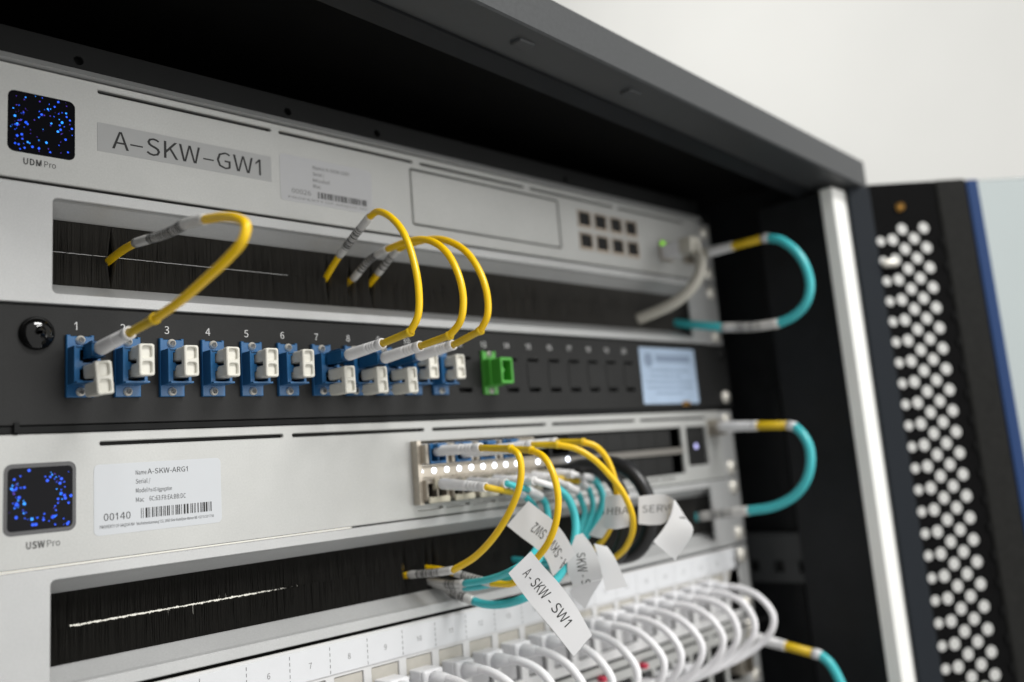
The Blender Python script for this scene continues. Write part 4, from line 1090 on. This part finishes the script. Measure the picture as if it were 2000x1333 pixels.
GY = 'yellow fibre cords looping over the black panel'
BX1 = at_y(215, 508, 11).x
fibre('yellow fibre cord looping from adapter one up through the upper brush', GY, [(196, 681), (254, 650)], (304, 622),
      [(350, 590), (400, 547), (447, 503), (474, 470), (481, 443), (466, 428), (437, 424), (400, 429)], [(365, 437), (330, 455), (265, 475)], [(240, 489), (215, 508), (205, 516)],
      2.0, BX1, -7.6)
fibre('yellow fibre cord from adapter seven, leftmost of the three neighbouring loops', GY, [(680, 694), (748, 671)], (803, 648),
      [(816, 618), (818, 570), (808, 510), (788, 455), (762, 424), (737, 414), (722, 424)], [(693, 460), (663, 500)], [(650, 520), (638, 540), (632, 548)],
      portx(7), at_y(638, 540, 11).x, -7.6)
fibre('yellow fibre cord from adapter eight, middle of the three neighbouring loops', GY, [(750, 700), (822, 676)], (880, 655),
      [(899, 628), (905, 590), (898, 545), (876, 498), (850, 475), (823, 468), (790, 474), (757, 487)], [(720, 510), (690, 545)], [(686, 547), (682, 549), (676, 555)],
      portx(8), at_y(683, 548, 11).x, -7.6)
fibre('yellow fibre cord from adapter nine, rightmost of the three neighbouring loops', GY, [(818, 695), (886, 674)], (940, 645),
      [(951, 620), (953, 590), (943, 545), (915, 497), (880, 473), (845, 467), (800, 478), (778, 487)], [(760, 507), (738, 535)], [(732, 543), (725, 551), (718, 558)],
      portx(9), at_y(725, 550, 11).x, -7.6)

# ================================================================ AGGREGATION SWITCH
sw = thing('aggregation_switch', 'silver switch marked USW Pro with a row of glowing white lights', 'network switch', (190, 0, -177.4))
Z0, Z1 = -178.1, -133.6
slots = [(8.4, 83.2), (87.8, 159.8), (165.0, 245.8), (251, 326), (331, 404)]
hl = [hole(a, b, -138.5, -137.1, 0.6, 3) for a, b in slots]
hl.append(hole(152.2, 373.6, -172.0, -143.2, 0.5, 2))
hl.append(hole(378.5, 402.0, -168.0, -143.2, 0.5, 2))
lows = [(153 + 17.5 * k, 153 + 17.5 * k + 15.5) for k in range(12)]
hl += [hole(a, b, -174.9, -173.9, 0.3, 2) for a, b in lows]
hl.append(hole(404.5, 417, -150, -139.5, 0.5, 2))
g = G(); g.plate(rrect(X0P, X1P, Z0, Z1, 0.5), hl, 0, 2.0, 0.35)
part('front_panel', g.v, g.f, 'silver', sw)
g = G(); g.box(X0P + 6, X1P - 12, 20, 250, Z0 + 0.4, Z1 - 0.4)
part('housing', g.v, g.f, 'dark_hole', sw)
for a, b in slots:
    g = G(); g.box(a - 0.5, b + 0.5, 2.05, 3.0, -139.2, -136.6)
    part('vent_slot', g.v, g.f, 'dark_hole', sw)
for a, b in lows:
    g = G(); g.box(a - 0.5, b + 0.5, 2.05, 3.0, -175.4, -173.4)
    part('vent_slot', g.v, g.f, 'rail', sw)
g = G(); g.plate(rrect(-23.1, 0.2, -167.0, -143.4, 2.6, 5), [], -0.12, 0.3, 0.1)
sc = part('touch_screen', g.v, g.f, 'screen_rim', sw)
g = G(); g.plate(rrect(-21.9, -1.0, -165.6, -144.8, 1.5, 4), [], -0.16, -0.05)
part('display_glass', g.v, g.f, 'screen', sc)
screen_dots(sc, -11.5, -155.2, 10.5, -0.22, 29, 0.5)
g = G(); g.box(-33, -24.5, -0.1, 1, -167.5, -143.2, 0.2)
part('left_slot', g.v, g.f, 'ink', sw)
put_letters('lettering', [('USW', -15.9, -171.6, 2.2, -0.05, 6.0, 0.035, False), ('Pro', -9.3, -171.6, 2.2, -0.05, 4.3, 0.0, False)], 'ink', sw)
g = G(); g.plate(rrect(6.2, 54.8, -169.9, -145.2, 1.8), [], -0.10, 0.0)
lb = part('asset_sticker', g.v, g.f, 'sticker', sw)
ZT = -0.15
put_letters('lettering', [('Name', 21.2, -149.6, 1.55, ZT, 4.0, 0.0, False), ('A-SKW-ARG1', 25.6, -149.6, 1.9, ZT, 15.6, 0.0, False),
                          ('Serial /', 21.2, -152.8, 1.6, ZT, 5.4, 0, False), ('Model', 21.2, -156.1, 1.6, ZT, 4.3, 0.004, False),
                          ('Pro XG Aggregation', 25.9, -156.1, 1.4, ZT, 8.9, 0, False),
                          ('Mac', 21.2, -159.4, 1.6, ZT, 3.0, 0, False), ('6C:63:F8:EA:BB:DC', 26.2, -159.4, 1.7, ZT, 14.0, 0, False),
                          ('00140', 9.6, -165.0, 2.5, ZT, 9.6, 0.0, False),
                          ('PROPERTY OF AAQUA NV', 8.2, -167.6, 1.1, ZT, 12.4, 0.0, False),
                          ('Mechelsesteenweg 122, 2860 Sint-Katelijne-Waver BE +32 15 33 17 58', 21.4, -167.6, 1.0, ZT, 30.0, 0.0, False)], 'ink', lb)
g = G(); barcode(g, 23.0, 50.6, -165.3, -161.7, ZT, 4)
part('barcode', g.v, g.f, 'ink', lb)
# cages: columns of stacked openings
NC = 13
CPX = [160.0 + 16.1 * i for i in range(NC)]
g = G()
for i in range(4 + 9):
    pass
TOP = (-155.0, -144.4); BOT = (-171.2, -160.4)
for i, cx in enumerate(CPX):
    for (a, b) in (TOP, BOT):
        g = G()
        used = i < 7
        g.plate(rrect(cx - 7.9, cx + 7.9, a, b), [hole(cx - 7.0, cx + 7.0, a + 0.7, b - 0.7)] if i < 7 else [], -3.0 if i < 5 else 0.6, 16)
        c = part('port_cage', g.v, g.f, 'steel' if i < 5 else 'black_panel', sw)
        g = G(); g.box(cx - 7, cx + 7, 16.05, 17, a + 0.5, b - 0.5)
        part('cage_recess', g.v, g.f, 'dark_hole', c)
g = G(); g.plate(rrect(151.0, 153.4, -172.2, -143.0), [], -4.5, 16)
part('cage_end', g.v, g.f, 'steel', sw)
g = G(); g.box(153.4, 240, -2.4, 15, -160.2, -155.3, 0.2)
part('light_strip', g.v, g.f, 'steel', sw)
g = G(); g.box(240.2, 373, -0.6, 15, -159.6, -155.8, 0.2)
part('light_strip', g.v, g.f, 'strip_dull', sw)
for k in range(26):
    x = 154.2 + 8.02 * k
    lit = k < 9 or k in (10, 13)
    if k > 10 and not lit:
        continue
    g = G(); g.disc(x, -2.55, -157.1, 1.05, 14)
    g.disc(x, -2.5, -157.1, 1.3, 14)
    part('link_light', g.v, g.f, 'led_w' if lit else 'steel', sw)
g = G(); g.box(378.6, 402, 2.1, 4, -168, -143.2)
part('uplink_bay', g.v, g.f, 'black_panel', sw)
g = G(); g.disc(391.5, 2.0, -155.8, 1.7, 14)
part('link_light', g.v, g.f, 'led_dim', sw)
g = G(); g.plate(rrect(404.6, 416.9, -149.9, -139.6), [hole(405.6, 415.9, -148.9, -140.6)], -6, 10)
part('fibre_cage', g.v, g.f, 'steel', sw)
ears(sw, Z0, Z1, 'silver2')

# ---- pluggable modules ----
ORD = ['first', 'second', 'third', 'fourth', 'fifth', 'sixth']
for i in range(4):
    cx = CPX[i]
    t = thing('transceiver_module', '%s blue-mouthed module from the left in the upper port row' % ORD[i], 'module', (cx, -4, TOP[0] + 0.8), 'modules plugged into the switch')
    g = G()
    a, b = TOP
    g.plate(rrect(cx - 4.9, cx + 4.9, a + 0.9, b - 0.3, 0.3, 2), [hole(cx - 4.3, cx - 0.4, a + 2.2, b - 2.9), hole(cx + 0.4, cx + 4.3, a + 2.2, b - 2.9)], -9.0, 14, 0.2)
    part('body', g.v, g.f, 'blue', t)
    g = G(); g.box(cx - 6.2, cx + 6.2, -3, -2, a + 1.4, b - 1.4)
    part('mouth', g.v, g.f, 'dark_hole', t)
    g = G(); g.box(cx - 3.0, cx + 3.0, -12.2, -9.1, b - 2.4, b - 0.6, 0.3)
    part('latch', g.v, g.f, 'blue', t)
    g = G(); g.box(cx - 6.9, cx - 5.0, -8.0, 2, a + 1.0, b - 0.6, 0.3); g.box(cx + 5.0, cx + 6.9, -8.0, 2, a + 1.0, b - 0.6, 0.3)
    part('bail_clip', g.v, g.f, 'steel', t)
for i in range(5):
    cx = CPX[i]
    t = thing('transceiver_module', '%s beige-latched module from the left in the lower port row' % ORD[i], 'module', (cx, -4, BOT[0] + 0.8), 'modules plugged into the switch')
    a, b = BOT
    g = G()
    g.plate(rrect(cx - 6.7, cx + 6.7, a + 0.9, b - 0.9, 0.3, 2), [hole(cx - 5.6, cx - 0.5, a + 2.2, b - 2.6), hole(cx + 0.5, cx + 5.6, a + 2.2, b - 2.6)], -7.0, 14, 0.2)
    part('body', g.v, g.f, 'steel', t)
    g = G(); g.box(cx - 6.2, cx + 6.2, -3, -2, a + 1.4, b - 1.4)
    part('mouth', g.v, g.f, 'dark_hole', t)
    g = G(); g.box(cx - 6.2, cx + 6.2, -8.4, -6.9, a - 0.6, a + 2.2, 0.4)
    part('latch', g.v, g.f, 'module', t)

# ---- yellow cords of the switch (upper row) ----
GS = 'yellow fibre cords looping from the switch'
fibre('yellow fibre cord from the leftmost blue module, nearest loop left of the flags', GS, [(852, 881), (940, 875)], (1000, 877),
      [(1012, 888), (1018, 915), (1014, 952), (1000, 990), (980, 1027), (955, 1061), (925, 1090), (885, 1114)], [(850, 1119), (800, 1123)], [(794, 1124), (788, 1125), (780, 1126)],
      CPX[0], at_y(790, 1125, 11).x, -5)
fibre('yellow fibre cord passing between the two lettered flags', GS, [(905, 884), (1000, 877)], (1040, 880),
      [(1062, 893), (1080, 925), (1090, 970), (1087, 1015), (1072, 1058), (1045, 1095), (1005, 1138), (960, 1140)], [(925, 1130), (890, 1120)], [(860, 1113), (832, 1110), (815, 1108)],
      CPX[1], at_y(832, 1110, 11).x, -5)
fibre('yellow fibre cord with the widest loop, outermost at the right of the switch', GS, [(960, 880), (1040, 869)], (1092, 869),
      [(1125, 877), (1160, 898), (1190, 928), (1215, 960), (1233, 1000), (1236, 1035), (1222, 1070), (1190, 1098)], [(1168, 1107), (1150, 1107)], [(1138, 1104), (1126, 1101), (1118, 1099)],
      CPX[2], at_y(1118, 1099, 11).x, -5)
fibre('yellow fibre cord crossing behind the widest loop', GS, [(1010, 872), (1088, 864)], (1142, 864),
      [(1163, 872), (1183, 893), (1200, 935), (1205, 975), (1196, 1020), (1178, 1055), (1150, 1082)], [(1134, 1088), (1118, 1088)], [(1108, 1086), (1098, 1084), (1092, 1082)],
      CPX[3], at_y(1092, 1082, 11).x, -5)


# ---- aqua cords of the lower row ----
def aqua(label, boots, slv, body, tag, tail, xa, xb, sleeve='gold', rj=1.55, group='aqua fibre cords bundled under the switch', sleeved=False, bow=24.0):
    chain = boots + [slv] + tag + body + tail
    n = len(chain)
    nb = 2 + len(tag) + len(body)
    P = [at_x(p[0], p[1], lin(xa, xb, i / (n - 1)) + (bow * max(0.0, math.sin(math.pi * (i - 1) / nb)) ** 0.8 if i - 1 < nb else 0.0)) for i, p in enumerate(chain)]
    t = thing('fibre_cable', label, 'fibre cable', min(P, key=lambda p: p.z), group)
    b0, b1, s1 = P[0], P[1], P[2]
    g = G(); g.box(b0.x - 2.3, b0.x + 2.3, -6.5, b0.y + 2.0, b0.z - 2.3, b0.z + 2.3, 0.4)
    part('connector', g.v, g.f, 'module', t)
    g = boot_geo(b0, b1, 2.6, 2.1)
    part('boot', g.v, g.f, 'boot', t, True)
    g = G(); g.tube([b1 - (b1 - b0).normalized() * 2, b1, s1], 1.5, 14)
    part('crimp_sleeve', g.v, g.f, sleeve, t, True)
    k = 2
    if tag:
        kk = k + len(tag)
        g = G(); g.tube(smooth_path(P[k:kk + 1], 6), 2.0, 14)
        part('cable_tag', g.v, g.f, 'flag', t, True)
        k = kk
    full = smooth_path(P[k:], 8)
    cut = len(full) - 1 - 20 if sleeved else len(full)
    g = G(); g.tube(full[:cut + 1], rj, 14)
    part('jacket', g.v, g.f, 'teal', t, True)
    if sleeved:
        g = G(); g.tube(full[cut:], rj * 1.2, 14)
        ls = part('label_sleeve', g.v, g.f, 'clear', t, True)
        rings_on(full[cut:], rj * 1.23, 0.2, 0.5, len(label), ls)
    return t


aqua('aqua fibre cord with ochre sleeve and white tag from the leftmost beige module', [(862, 945), (950, 952)], (999, 962), [(1045, 992), (1058, 1030), (1050, 1065), (1038, 1085)], [(1022, 966)],
     [(1012, 1108), (975, 1126), (930, 1137), (885, 1141), (850, 1138), (835, 1136)], CPX[0], at_y(840, 1136, 11).x, sleeved=True, bow=44)
aqua('aqua fibre cord with a white tag, second from the left under the switch', [(915, 943), (990, 945)], (1032, 957), [(1066, 985), (1071, 1015), (1066, 1060), (1050, 1098)], [(1056, 970)],
     [(1015, 1124), (975, 1137), (930, 1147), (885, 1148), (855, 1143), (840, 1140)], CPX[1], at_y(845, 1140, 11).x, 'teal', sleeved=True, bow=36)
aqua('thick aqua fibre cord running straight down behind the SW2 flag', [(965, 938), (1045, 940)], (1085, 951), [(1108, 972), (1122, 1005), (1124, 1040), (1112, 1090), (1080, 1140)], [],
     [(1030, 1166), (985, 1180), (945, 1180), (905, 1166), (870, 1150), (848, 1143)], CPX[2], at_y(855, 1143, 11).x, 'boot', 1.9, sleeved=True)
aqua('aqua fibre cord with a white tag, fourth from the left under the switch', [(1010, 934), (1085, 938)], (1106, 948), [(1134, 975), (1142, 1000), (1136, 1025), (1122, 1060)], [(1127, 960)],
     [(1100, 1090), (1060, 1100), (1020, 1095), (990, 1092)], CPX[3], CPX[3] + 16, 'boot')
aqua('aqua fibre cord with ochre sleeve beside the black cables', [(1040, 930), (1085, 934)], (1130, 941), [(1152, 960), (1158, 990), (1150, 1018), (1132, 1055)], [(1144, 950)],
     [(1110, 1085), (1070, 1090), (1030, 1082), (1005, 1078)], CPX[4], CPX[4] + 16)
aqua('aqua fibre cord at the right end of the bundle, rubbing the black cable', [(1085, 926), (1120, 927)], (1140, 931), [(1166, 945), (1177, 972), (1168, 1008), (1140, 1055)], [(1155, 934)],
     [(1110, 1100), (1070, 1106), (1030, 1100), (1010, 1096)], CPX[4] + 7, CPX[4] + 20, 'boot', 1.9)

# ---- two black copper cords ----
GB = 'black copper cords in the lower port row'
for lab, px, cx in (('thick black cord nearer the aqua bundle, wearing a white flag', [(1085, 922), (1130, 912), (1165, 914), (1192, 932), (1213, 965), (1223, 1005), (1222, 1045), (1205, 1085), (1165, 1105), (1120, 1105)], CPX[5]),
                    ('thick black cord on the right, wearing the curled flag', [(1125, 917), (1175, 906), (1212, 910), (1242, 932), (1262, 965), (1271, 1005), (1265, 1045), (1243, 1078), (1200, 1090), (1160, 1085)], CPX[6])):
    P = [at_x(p[0], p[1], lin(cx, cx + 6, i / 9)) for i, p in enumerate(px)]
    t = thing('copper_cable', lab, 'cable', min(P, key=lambda p: p.z), GB)
    g = G(); g.box(cx - 6.6, cx + 6.6, -12, 12, BOT[0] + 1.2, BOT[1] - 0.8, 0.6)
    part('plug_body', g.v, g.f, 'black_cord', t)
    g = G()
    for k in range(4):
        g.box(cx - 5 + 2.8 * k, cx - 3.6 + 2.8 * k, -12.12, -12.02, BOT[1] - 4, BOT[1] - 1.6)
    part('yellow_print', g.v, g.f, 'gold', t)
    g = G(); g.tube(smooth_path([Vector((cx, -11.5, (BOT[0] + BOT[1]) / 2))] + P[1:], 8), 3.8, 16)
    part('jacket', g.v, g.f, 'black_cord', t, True)


# ================================================================ CABLE FLAGS
def ribbon(name, label, eA, eB, dA, dB, letters=None, double=0.0, parent_thing=None, group='paper flags on the cords', nu=24, nv=6):
    """eA, eB: matching pixel edge lists (same length), dA/dB depths per point"""
    A = smooth_path([at_d(p[0], p[1], d) for p, d in zip(eA, dA)], 8)
    B = smooth_path([at_d(p[0], p[1], d) for p, d in zip(eB, dB)], 8)
    n = len(A)

    def S_(u, v):
        x = max(0, min(n - 1.0001, u * (n - 1)))
        i = int(x); t = x - i
        return A[i].lerp(A[i + 1], t).lerp(B[i].lerp(B[i + 1], t), v)

    def N_(u, v):
        e = 0.01
        du = S_(min(1, u + e), v) - S_(max(0, u - e), v)
        dv = S_(u, 1) - S_(u, 0)
        nn = du.cross(dv).normalized()
        return nn if nn.dot(CAM - S_(u, v)) > 0 else -nn
    g = G()

    def sheet(off, th):
        rows = [[(S_(i / nu, j / nv), N_(i / nu, j / nv)) for j in range(nv + 1)] for i in range(nu + 1)]
        v = [p + nn * off for r in rows for (p, nn) in r] + [p + nn * (off - th) for r in rows for (p, nn) in r]
        m_ = (nu + 1) * (nv + 1)
        f = []
        for i in range(nu):
            for j in range(nv):
                a = i * (nv + 1) + j
                f.append((a, a + 1, a + nv + 2, a + nv + 1))
                f.append((m_ + a, m_ + a + nv + 1, m_ + a + nv + 2, m_ + a + 1))
        for i in range(nu):
            for j in (0, nv):
                a = i * (nv + 1) + j; b = a + nv + 1
                f.append((a, b, m_ + b, m_ + a))
        for j in range(nv):
            for i in (0, nu):
                a = i * (nv + 1) + j; b = a + 1
                f.append((a, b, m_ + b, m_ + a))
        g.add(v, f)
    sheet(0, 0.12)
    if double:
        sheet(-double, 0.12)
    if parent_thing is None:
        base = min((Vector(p) for p in g.v), key=lambda p: p.z)
        t = thing('cable_flag', label, 'cable label', base, group)
        part('tape', g.v, g.f, 'flag', t)
    else:
        t = parent_thing
        part(name, g.v, g.f, 'flag', t)
    if letters:
        for (body, u0, u1, v0, v1) in letters:
            v, f = text_geo(body, 0.006)
            x0 = min(p[0] for p in v); x1 = max(p[0] for p in v)
            vv = []
            for p in v:
                u = lin(u0, u1, (p[0] - x0) / (x1 - x0)); w = lin(v0, v1, p[1] / CAPH)
                vv.append(S_(u, w) + N_(u, w) * 0.08)
            part('lettering', vv, f, 'ink' if len(body) > 6 else 'ink_grey', t)
    return t


ribbon('tape', 'white paper flag lettered A-SKW-SW1 hanging in front of the bundle',
       [(993, 1120), (1014, 1150), (1040, 1184), (1080, 1231), (1121, 1283)], [(1037, 1077), (1061, 1106), (1092, 1140), (1127, 1188), (1156, 1240)],
       [376, 374, 370, 364, 358], [378, 376, 373, 368, 362], [('A - SKW - SW1', 0.14, 0.80, 0.34, 0.66)], double=1.3)
ribbon('tape', 'white paper flag lettered upside down with SW2, above the SW1 flag',
       [(990, 1027), (1017, 1049), (1045, 1070), (1066, 1092), (1080, 1126)], [(1032, 979), (1056, 998), (1080, 1017), (1104, 1046), (1124, 1083)],
       [409, 408, 408, 408, 409], [411, 410, 409, 409, 410], [('A - SKW - SW2', 1.02, 0.30, 0.64, 0.32)], double=0.9)
f3 = ribbon('tape', 'curled white paper flag lettered SKW behind the SW2 flag',
            [(1124, 1046), (1113, 1078), (1108, 1112), (1120, 1146)], [(1138, 1042), (1160, 1072), (1172, 1104), (1176, 1131)],
            [424, 422, 421, 422], [424, 421, 419, 420], [('SKW - S', 0.38, 1.02, 0.30, 0.60)], double=0.8)
ribbon('folded_end', None, [(1119, 1147), (1114, 1160), (1130, 1178), (1141, 1189)], [(1176, 1132), (1170, 1142), (1157, 1163), (1143, 1190)],
       [423, 425, 427, 428], [421, 424, 427, 428], None, parent_thing=f3)
ribbon('tape', 'blank grey paper flag below the widest yellow loop',
       [(1160, 1062), (1168, 1090), (1176, 1124), (1183, 1155)], [(1186, 1068), (1200, 1088), (1213, 1116), (1226, 1146)],
       [430, 428, 426, 424], [430, 428, 426, 424])
f5 = ribbon('tape', 'curled white paper flag lettered SERVE on the right black cord',
            [(1247, 1024), (1272, 1026), (1298, 1022), (1312, 1000)], [(1247, 970), (1272, 967), (1300, 967), (1317, 977)],
            [446, 447, 447, 445], [446, 447, 447, 445], [('SERVE', 0.10, 0.95, 0.42, 0.66)])
ribbon('curled_end', None, [(1317, 977), (1311, 1004), (1297, 1031), (1276, 1058)], [(1319, 978), (1339, 1010), (1354, 1036), (1319, 1095)],
       [444, 440, 436, 433], [444, 438, 432, 430], [('1', 0.30, 0.40, 0.56, 0.9)], parent_thing=f5)
f6 = ribbon('tape', 'white paper flag lettered HBA round the left black cord',
            [(1178, 1032), (1203, 1034), (1229, 1029)], [(1182, 969), (1206, 967), (1232, 967)],
            [440, 437, 438], [440, 437, 438], [('HBA', 0.12, 0.95, 0.42, 0.64)])
ribbon('flag_tail', None, [(1150, 1045), (1163, 1050), (1176, 1052)], [(1180, 1003), (1190, 1010), (1198, 1016)],
       [448, 446, 445], [448, 446, 445], None, parent_thing=f6)


# ================================================================ RIGHT-HAND AQUA UPLINKS
def uplink(label, boots, slv, ring, loop, lab, tail, xa, xb):
    chain = boots + [slv, ring] + loop + lab + tail
    n = len(chain)
    P = [at_x(p[0], p[1], lin(xa, xb, i / (n - 1))) for i, p in enumerate(chain)]
    t = thing('fibre_cable', label, 'fibre cable', min(P, key=lambda p: p.z), 'aqua fibre loops at the right end of the rack')
    g = G(); g.box(P[0].x - 2.6, P[0].x + 2.6, -7, P[0].y + 3, P[0].z - 2.6, P[0].z + 2.6, 0.4)
    part('connector', g.v, g.f, 'module', t)
    g = boot_geo(P[0], P[1], 3.4, 3.0)
    part('boot', g.v, g.f, 'boot', t, True)
    g = G(); g.tube([P[1] - (P[1] - P[0]).normalized() * 2, P[1], P[2]], 2.6, 14)
    part('crimp_sleeve', g.v, g.f, 'gold', t, True)
    g = G(); g.tube([P[2], P[3]], 2.9, 14)
    part('cable_tag', g.v, g.f, 'flag', t, True)
    k = 3 + len(loop)
    g = G(); g.tube(smooth_path(P[3:k + 1], 10), 2.75, 16)
    part('jacket', g.v, g.f, 'teal', t, True)
    if lab:
        k2 = k + len(lab)
        sp = smooth_path(P[k:k2 + 1], 6)
        g = G(); g.tube(sp, 3.0, 14)
        ls = part('label_sleeve', g.v, g.f, 'clear', t, True)
        rings_on(sp, 3.06, 0.3, 0.75, 5, ls, 'ink_grey')
        if tail:
            g = G(); g.tube(smooth_path(P[k2:], 6), 2.75, 14)
            part('jacket', g.v, g.f, 'teal', t, True)
    return t


uplink('aqua fibre loop beside the topmost appliance', [(1385, 493), (1432, 481)], (1490, 466), (1502, 465), [(1525, 470), (1553, 490), (1573, 520), (1582, 560), (1573, 594), (1550, 618), (1521, 632)],
       [(1470, 639), (1412, 640)], [(1370, 636), (1325, 632), (1312, 631)], 409, at_y(1318, 632, 11).x)
uplink('aqua fibre loop beside the USW Pro switch', [(1402, 834), (1480, 832)], (1540, 831), (1553, 834), [(1567, 848), (1580, 872), (1583, 905), (1574, 940), (1550, 970), (1510, 990), (1462, 998)],
       [(1420, 1002), (1366, 1010)], [(1355, 1012)], 411, at_y(1358, 1011, 11).x)
uplink('aqua fibre cord dropping out of view at the lower right', [(1478, 1247), (1535, 1262)], (1588, 1276), (1603, 1280), [(1620, 1295), (1640, 1330), (1652, 1370), (1650, 1420), (1630, 1450)],
       [], [], 414, 414)

# ---- beige ethernet cord on the topmost appliance ----
P = [at_x(p[0], p[1], lin(386, at_y(1245, 624, 11).x, i / 8)) for i, p in enumerate([(1330, 490), (1350, 487), (1363, 496), (1369, 515), (1362, 545), (1340, 574), (1310, 596), (1275, 612), (1245, 624)])]
t = thing('ethernet_cable', 'beige network cord plugged in at the right of the topmost appliance', 'network cable', min(P, key=lambda p: p.z))
g = G(); g.box(372.6, 383.4, -16, 4.5, -32.2, -23.5, 0.8)
part('plug', g.v, g.f, 'plug', t)
g = G(); g.box(371.6, 384.4, -24, -14, -33.2, -22.3, 1.5)
part('strain_relief', g.v, g.f, 'grey_cord', t)
g = G(); g.tube(smooth_path([Vector((378, -22, -28))] + P[2:], 10), 3.6, 16)
part('jacket', g.v, g.f, 'grey_cord', t, True)

# ================================================================ WHITE COPPER PATCH PANEL
pp = thing('copper_patch_panel', 'white patch panel with a numbered label strip under the lower brush', 'patch panel', (190, 0, -267))
PX = lambda n: 72.6 + 19.05 * (n - 6)
hl = []
for n in range(1, 25):
    hl.append(hole(PX(n) - 7.4, PX(n) + 7.4, -245.2, -237.8, 0.4, 2))
    hl.append(hole(PX(n) - 7.0, PX(n) + 7.0, -262.0, -246.8, 0.4, 2))
g = G(); g.plate(rrect(X0P, X1P, -267, -223.2, 0.5), hl, 0, 2.2, 0.3)
part('front_panel', g.v, g.f, mat('white_panel_paint', (0.62, 0.62, 0.62), 0.4, noise=0.02, nscale=300), pp)
g = G(); g.box(X0P + 4, X1P - 4, 12, 90, -266, -224)
part('housing', g.v, g.f, 'dark_hole', pp)
g = G(); g.plate(rrect(X0P + 2, X1P - 2, -236.2, -224.2, 0.3, 2), [], -0.6, -0.02, 0.1)
strip = part('label_strip', g.v, g.f, 'strip_paper', pp)
for n in range(1, 25):
    g = G(); put_text(g, str(n), PX(n), -231.6, 2.2, -0.66, None, 0.0, True)
    part('port_number', g.v, g.f, 'ink_grey', strip)
    g = G()
    x = PX(n) + 9.5
    for k in range(5):
        z = -225.2 - 2.3 * k
        g.box(x - 0.14, x + 0.14, -0.67, -0.63, z - 1.3, z)
    part('dashed_mark', g.v, g.f, 'ink_grey', strip)
    g = G(); g.box(PX(n) - 7.2, PX(n) + 7.2, 0.6, 3.0, -245.0, -238.0, 0.3)
    part('port_window', g.v, g.f, 'cream', pp)
    g = G(); g.box(PX(n) - 6.9, PX(n) + 6.9, 3, 4, -261.9, -246.9)
    part('jack_recess', g.v, g.f, 'jack', pp)
ears(pp, -267, -223.2, 'silver2')

# ================================================================ SWITCH BELOW
s2 = thing('access_switch', 'silver switch at the bottom edge behind the white cords', 'network switch', (190, 0, -312))
hl = [hole(-20 + 19 * k, -20 + 19 * k + 15.5, z, z + 11, 0.3, 2) for k in range(23) for z in (-304, -290)]
g = G(); g.plate(rrect(X0P, X1P, -312, -268.6, 0.5), hl, 0, 2, 0.35)
part('front_panel', g.v, g.f, 'silver', s2)
g = G(); g.box(X0P + 6, X1P - 12, 10, 200, -311.6, -269)
part('housing', g.v, g.f, 'dark_hole', s2)
for k in range(6):
    g = G(); g.box(8 + 75 * k, 78 + 75 * k, -0.06, -0.01, -273.6, -272.2)
    part('vent_slot', g.v, g.f, 'dark_hole', s2)
g = G(); g.plate(rrect(404.6, 417.5, -300, -286), [hole(405.6, 416.5, -299, -287)], -6, 10)
part('fibre_cage', g.v, g.f, 'steel', s2)
ears(s2, -312, -268.6, 'silver2')
for k, (px, py) in enumerate(((1186, 1328), (1266, 1302))):
    c = at_y(px, py, -5)
    g = G(); g.box(c.x - 1.9, c.x + 1.9, -4, 9.5, c.z - 1.3, c.z + 1.3, 0.4)
    single('port_plug', g.v, g.f, 'red', ('left' if k == 0 else 'right') + ' of the two small red plugs low behind the white cords', 'plug', 'red plugs in the bottom switch')

# ---- white patch cords ----
NTH = {6: 'leftmost', 24: 'rightmost'}
words = ['', 'second', 'third', 'fourth', 'fifth', 'sixth', 'seventh', 'eighth', 'ninth', 'tenth']
rnd = random.Random(21)
for n in range(6, 23):
    x = PX(n)
    out = -48 + (x - 200) * 0.012 + rnd.uniform(-1.5, 1.5)
    dx = rnd.uniform(-1.5, 1.5)
    z0 = -246.5 + max(0, x - 180) * 0.022
    ex = x - 24 - rnd.uniform(0, 8)
    pts = [(x, -8, z0 - 1), (x + 0.3 * dx, -18, z0 + 0.6), (x + dx, -30, z0 - 0.6), (x + dx, -40, z0 - 5), (x + dx, out, z0 - 14), (x + dx - 1, out + 1, z0 - 22), (x + dx - 4, out + 9, z0 - 31), (x - 12, -26, z0 - 39), (ex, -13, z0 - 44), (ex - 4, -6, z0 - 46)]
    if n == 6:
        lab = 'leftmost white patch cord leaving the panel under its number 6'
    elif n == 22:
        lab = 'rightmost white patch cord, closing the fan of white arcs'
    elif n <= 14:
        lab = '%s white patch cord from the left, under the label strip' % words[n - 6]
    else:
        lab = '%s white patch cord from the right in the fan of arcs' % words[22 - n]
    t = thing('patch_cable', lab, 'network cable', (ex, -16, z0 - 48), 'white patch cords below the panel')
    g = G(); g.box(x - 5.8, x + 5.8, -7, 2.8, z0 - 4.5, z0 + 3.6, 0.6)
    part('plug', g.v, g.f, 'plug', t)
    g = G()
    g.box(x - 5.6, x + 5.6, -9.5, -6.5, z0 - 4.6, z0 + 3.8, 1.2)
    g.tube([(x, -9, z0 - 0.8), (x, -13, z0), (x + 0.2 * dx, -19, z0 + 0.5)], [3.8, 3.2, 2.2], 14)
    part('boot', g.v, g.f, 'plug', t, True)
    g = G(); g.tube(smooth_path(pts, 8), 1.95, 14)
    part('jacket', g.v, g.f, 'white_cord', t, True)
    g = G(); g.box(ex - 8.5, ex + 2.5, -9, 8, z0 - 48, z0 - 39, 0.8)
    part('plug', g.v, g.f, 'plug', t)
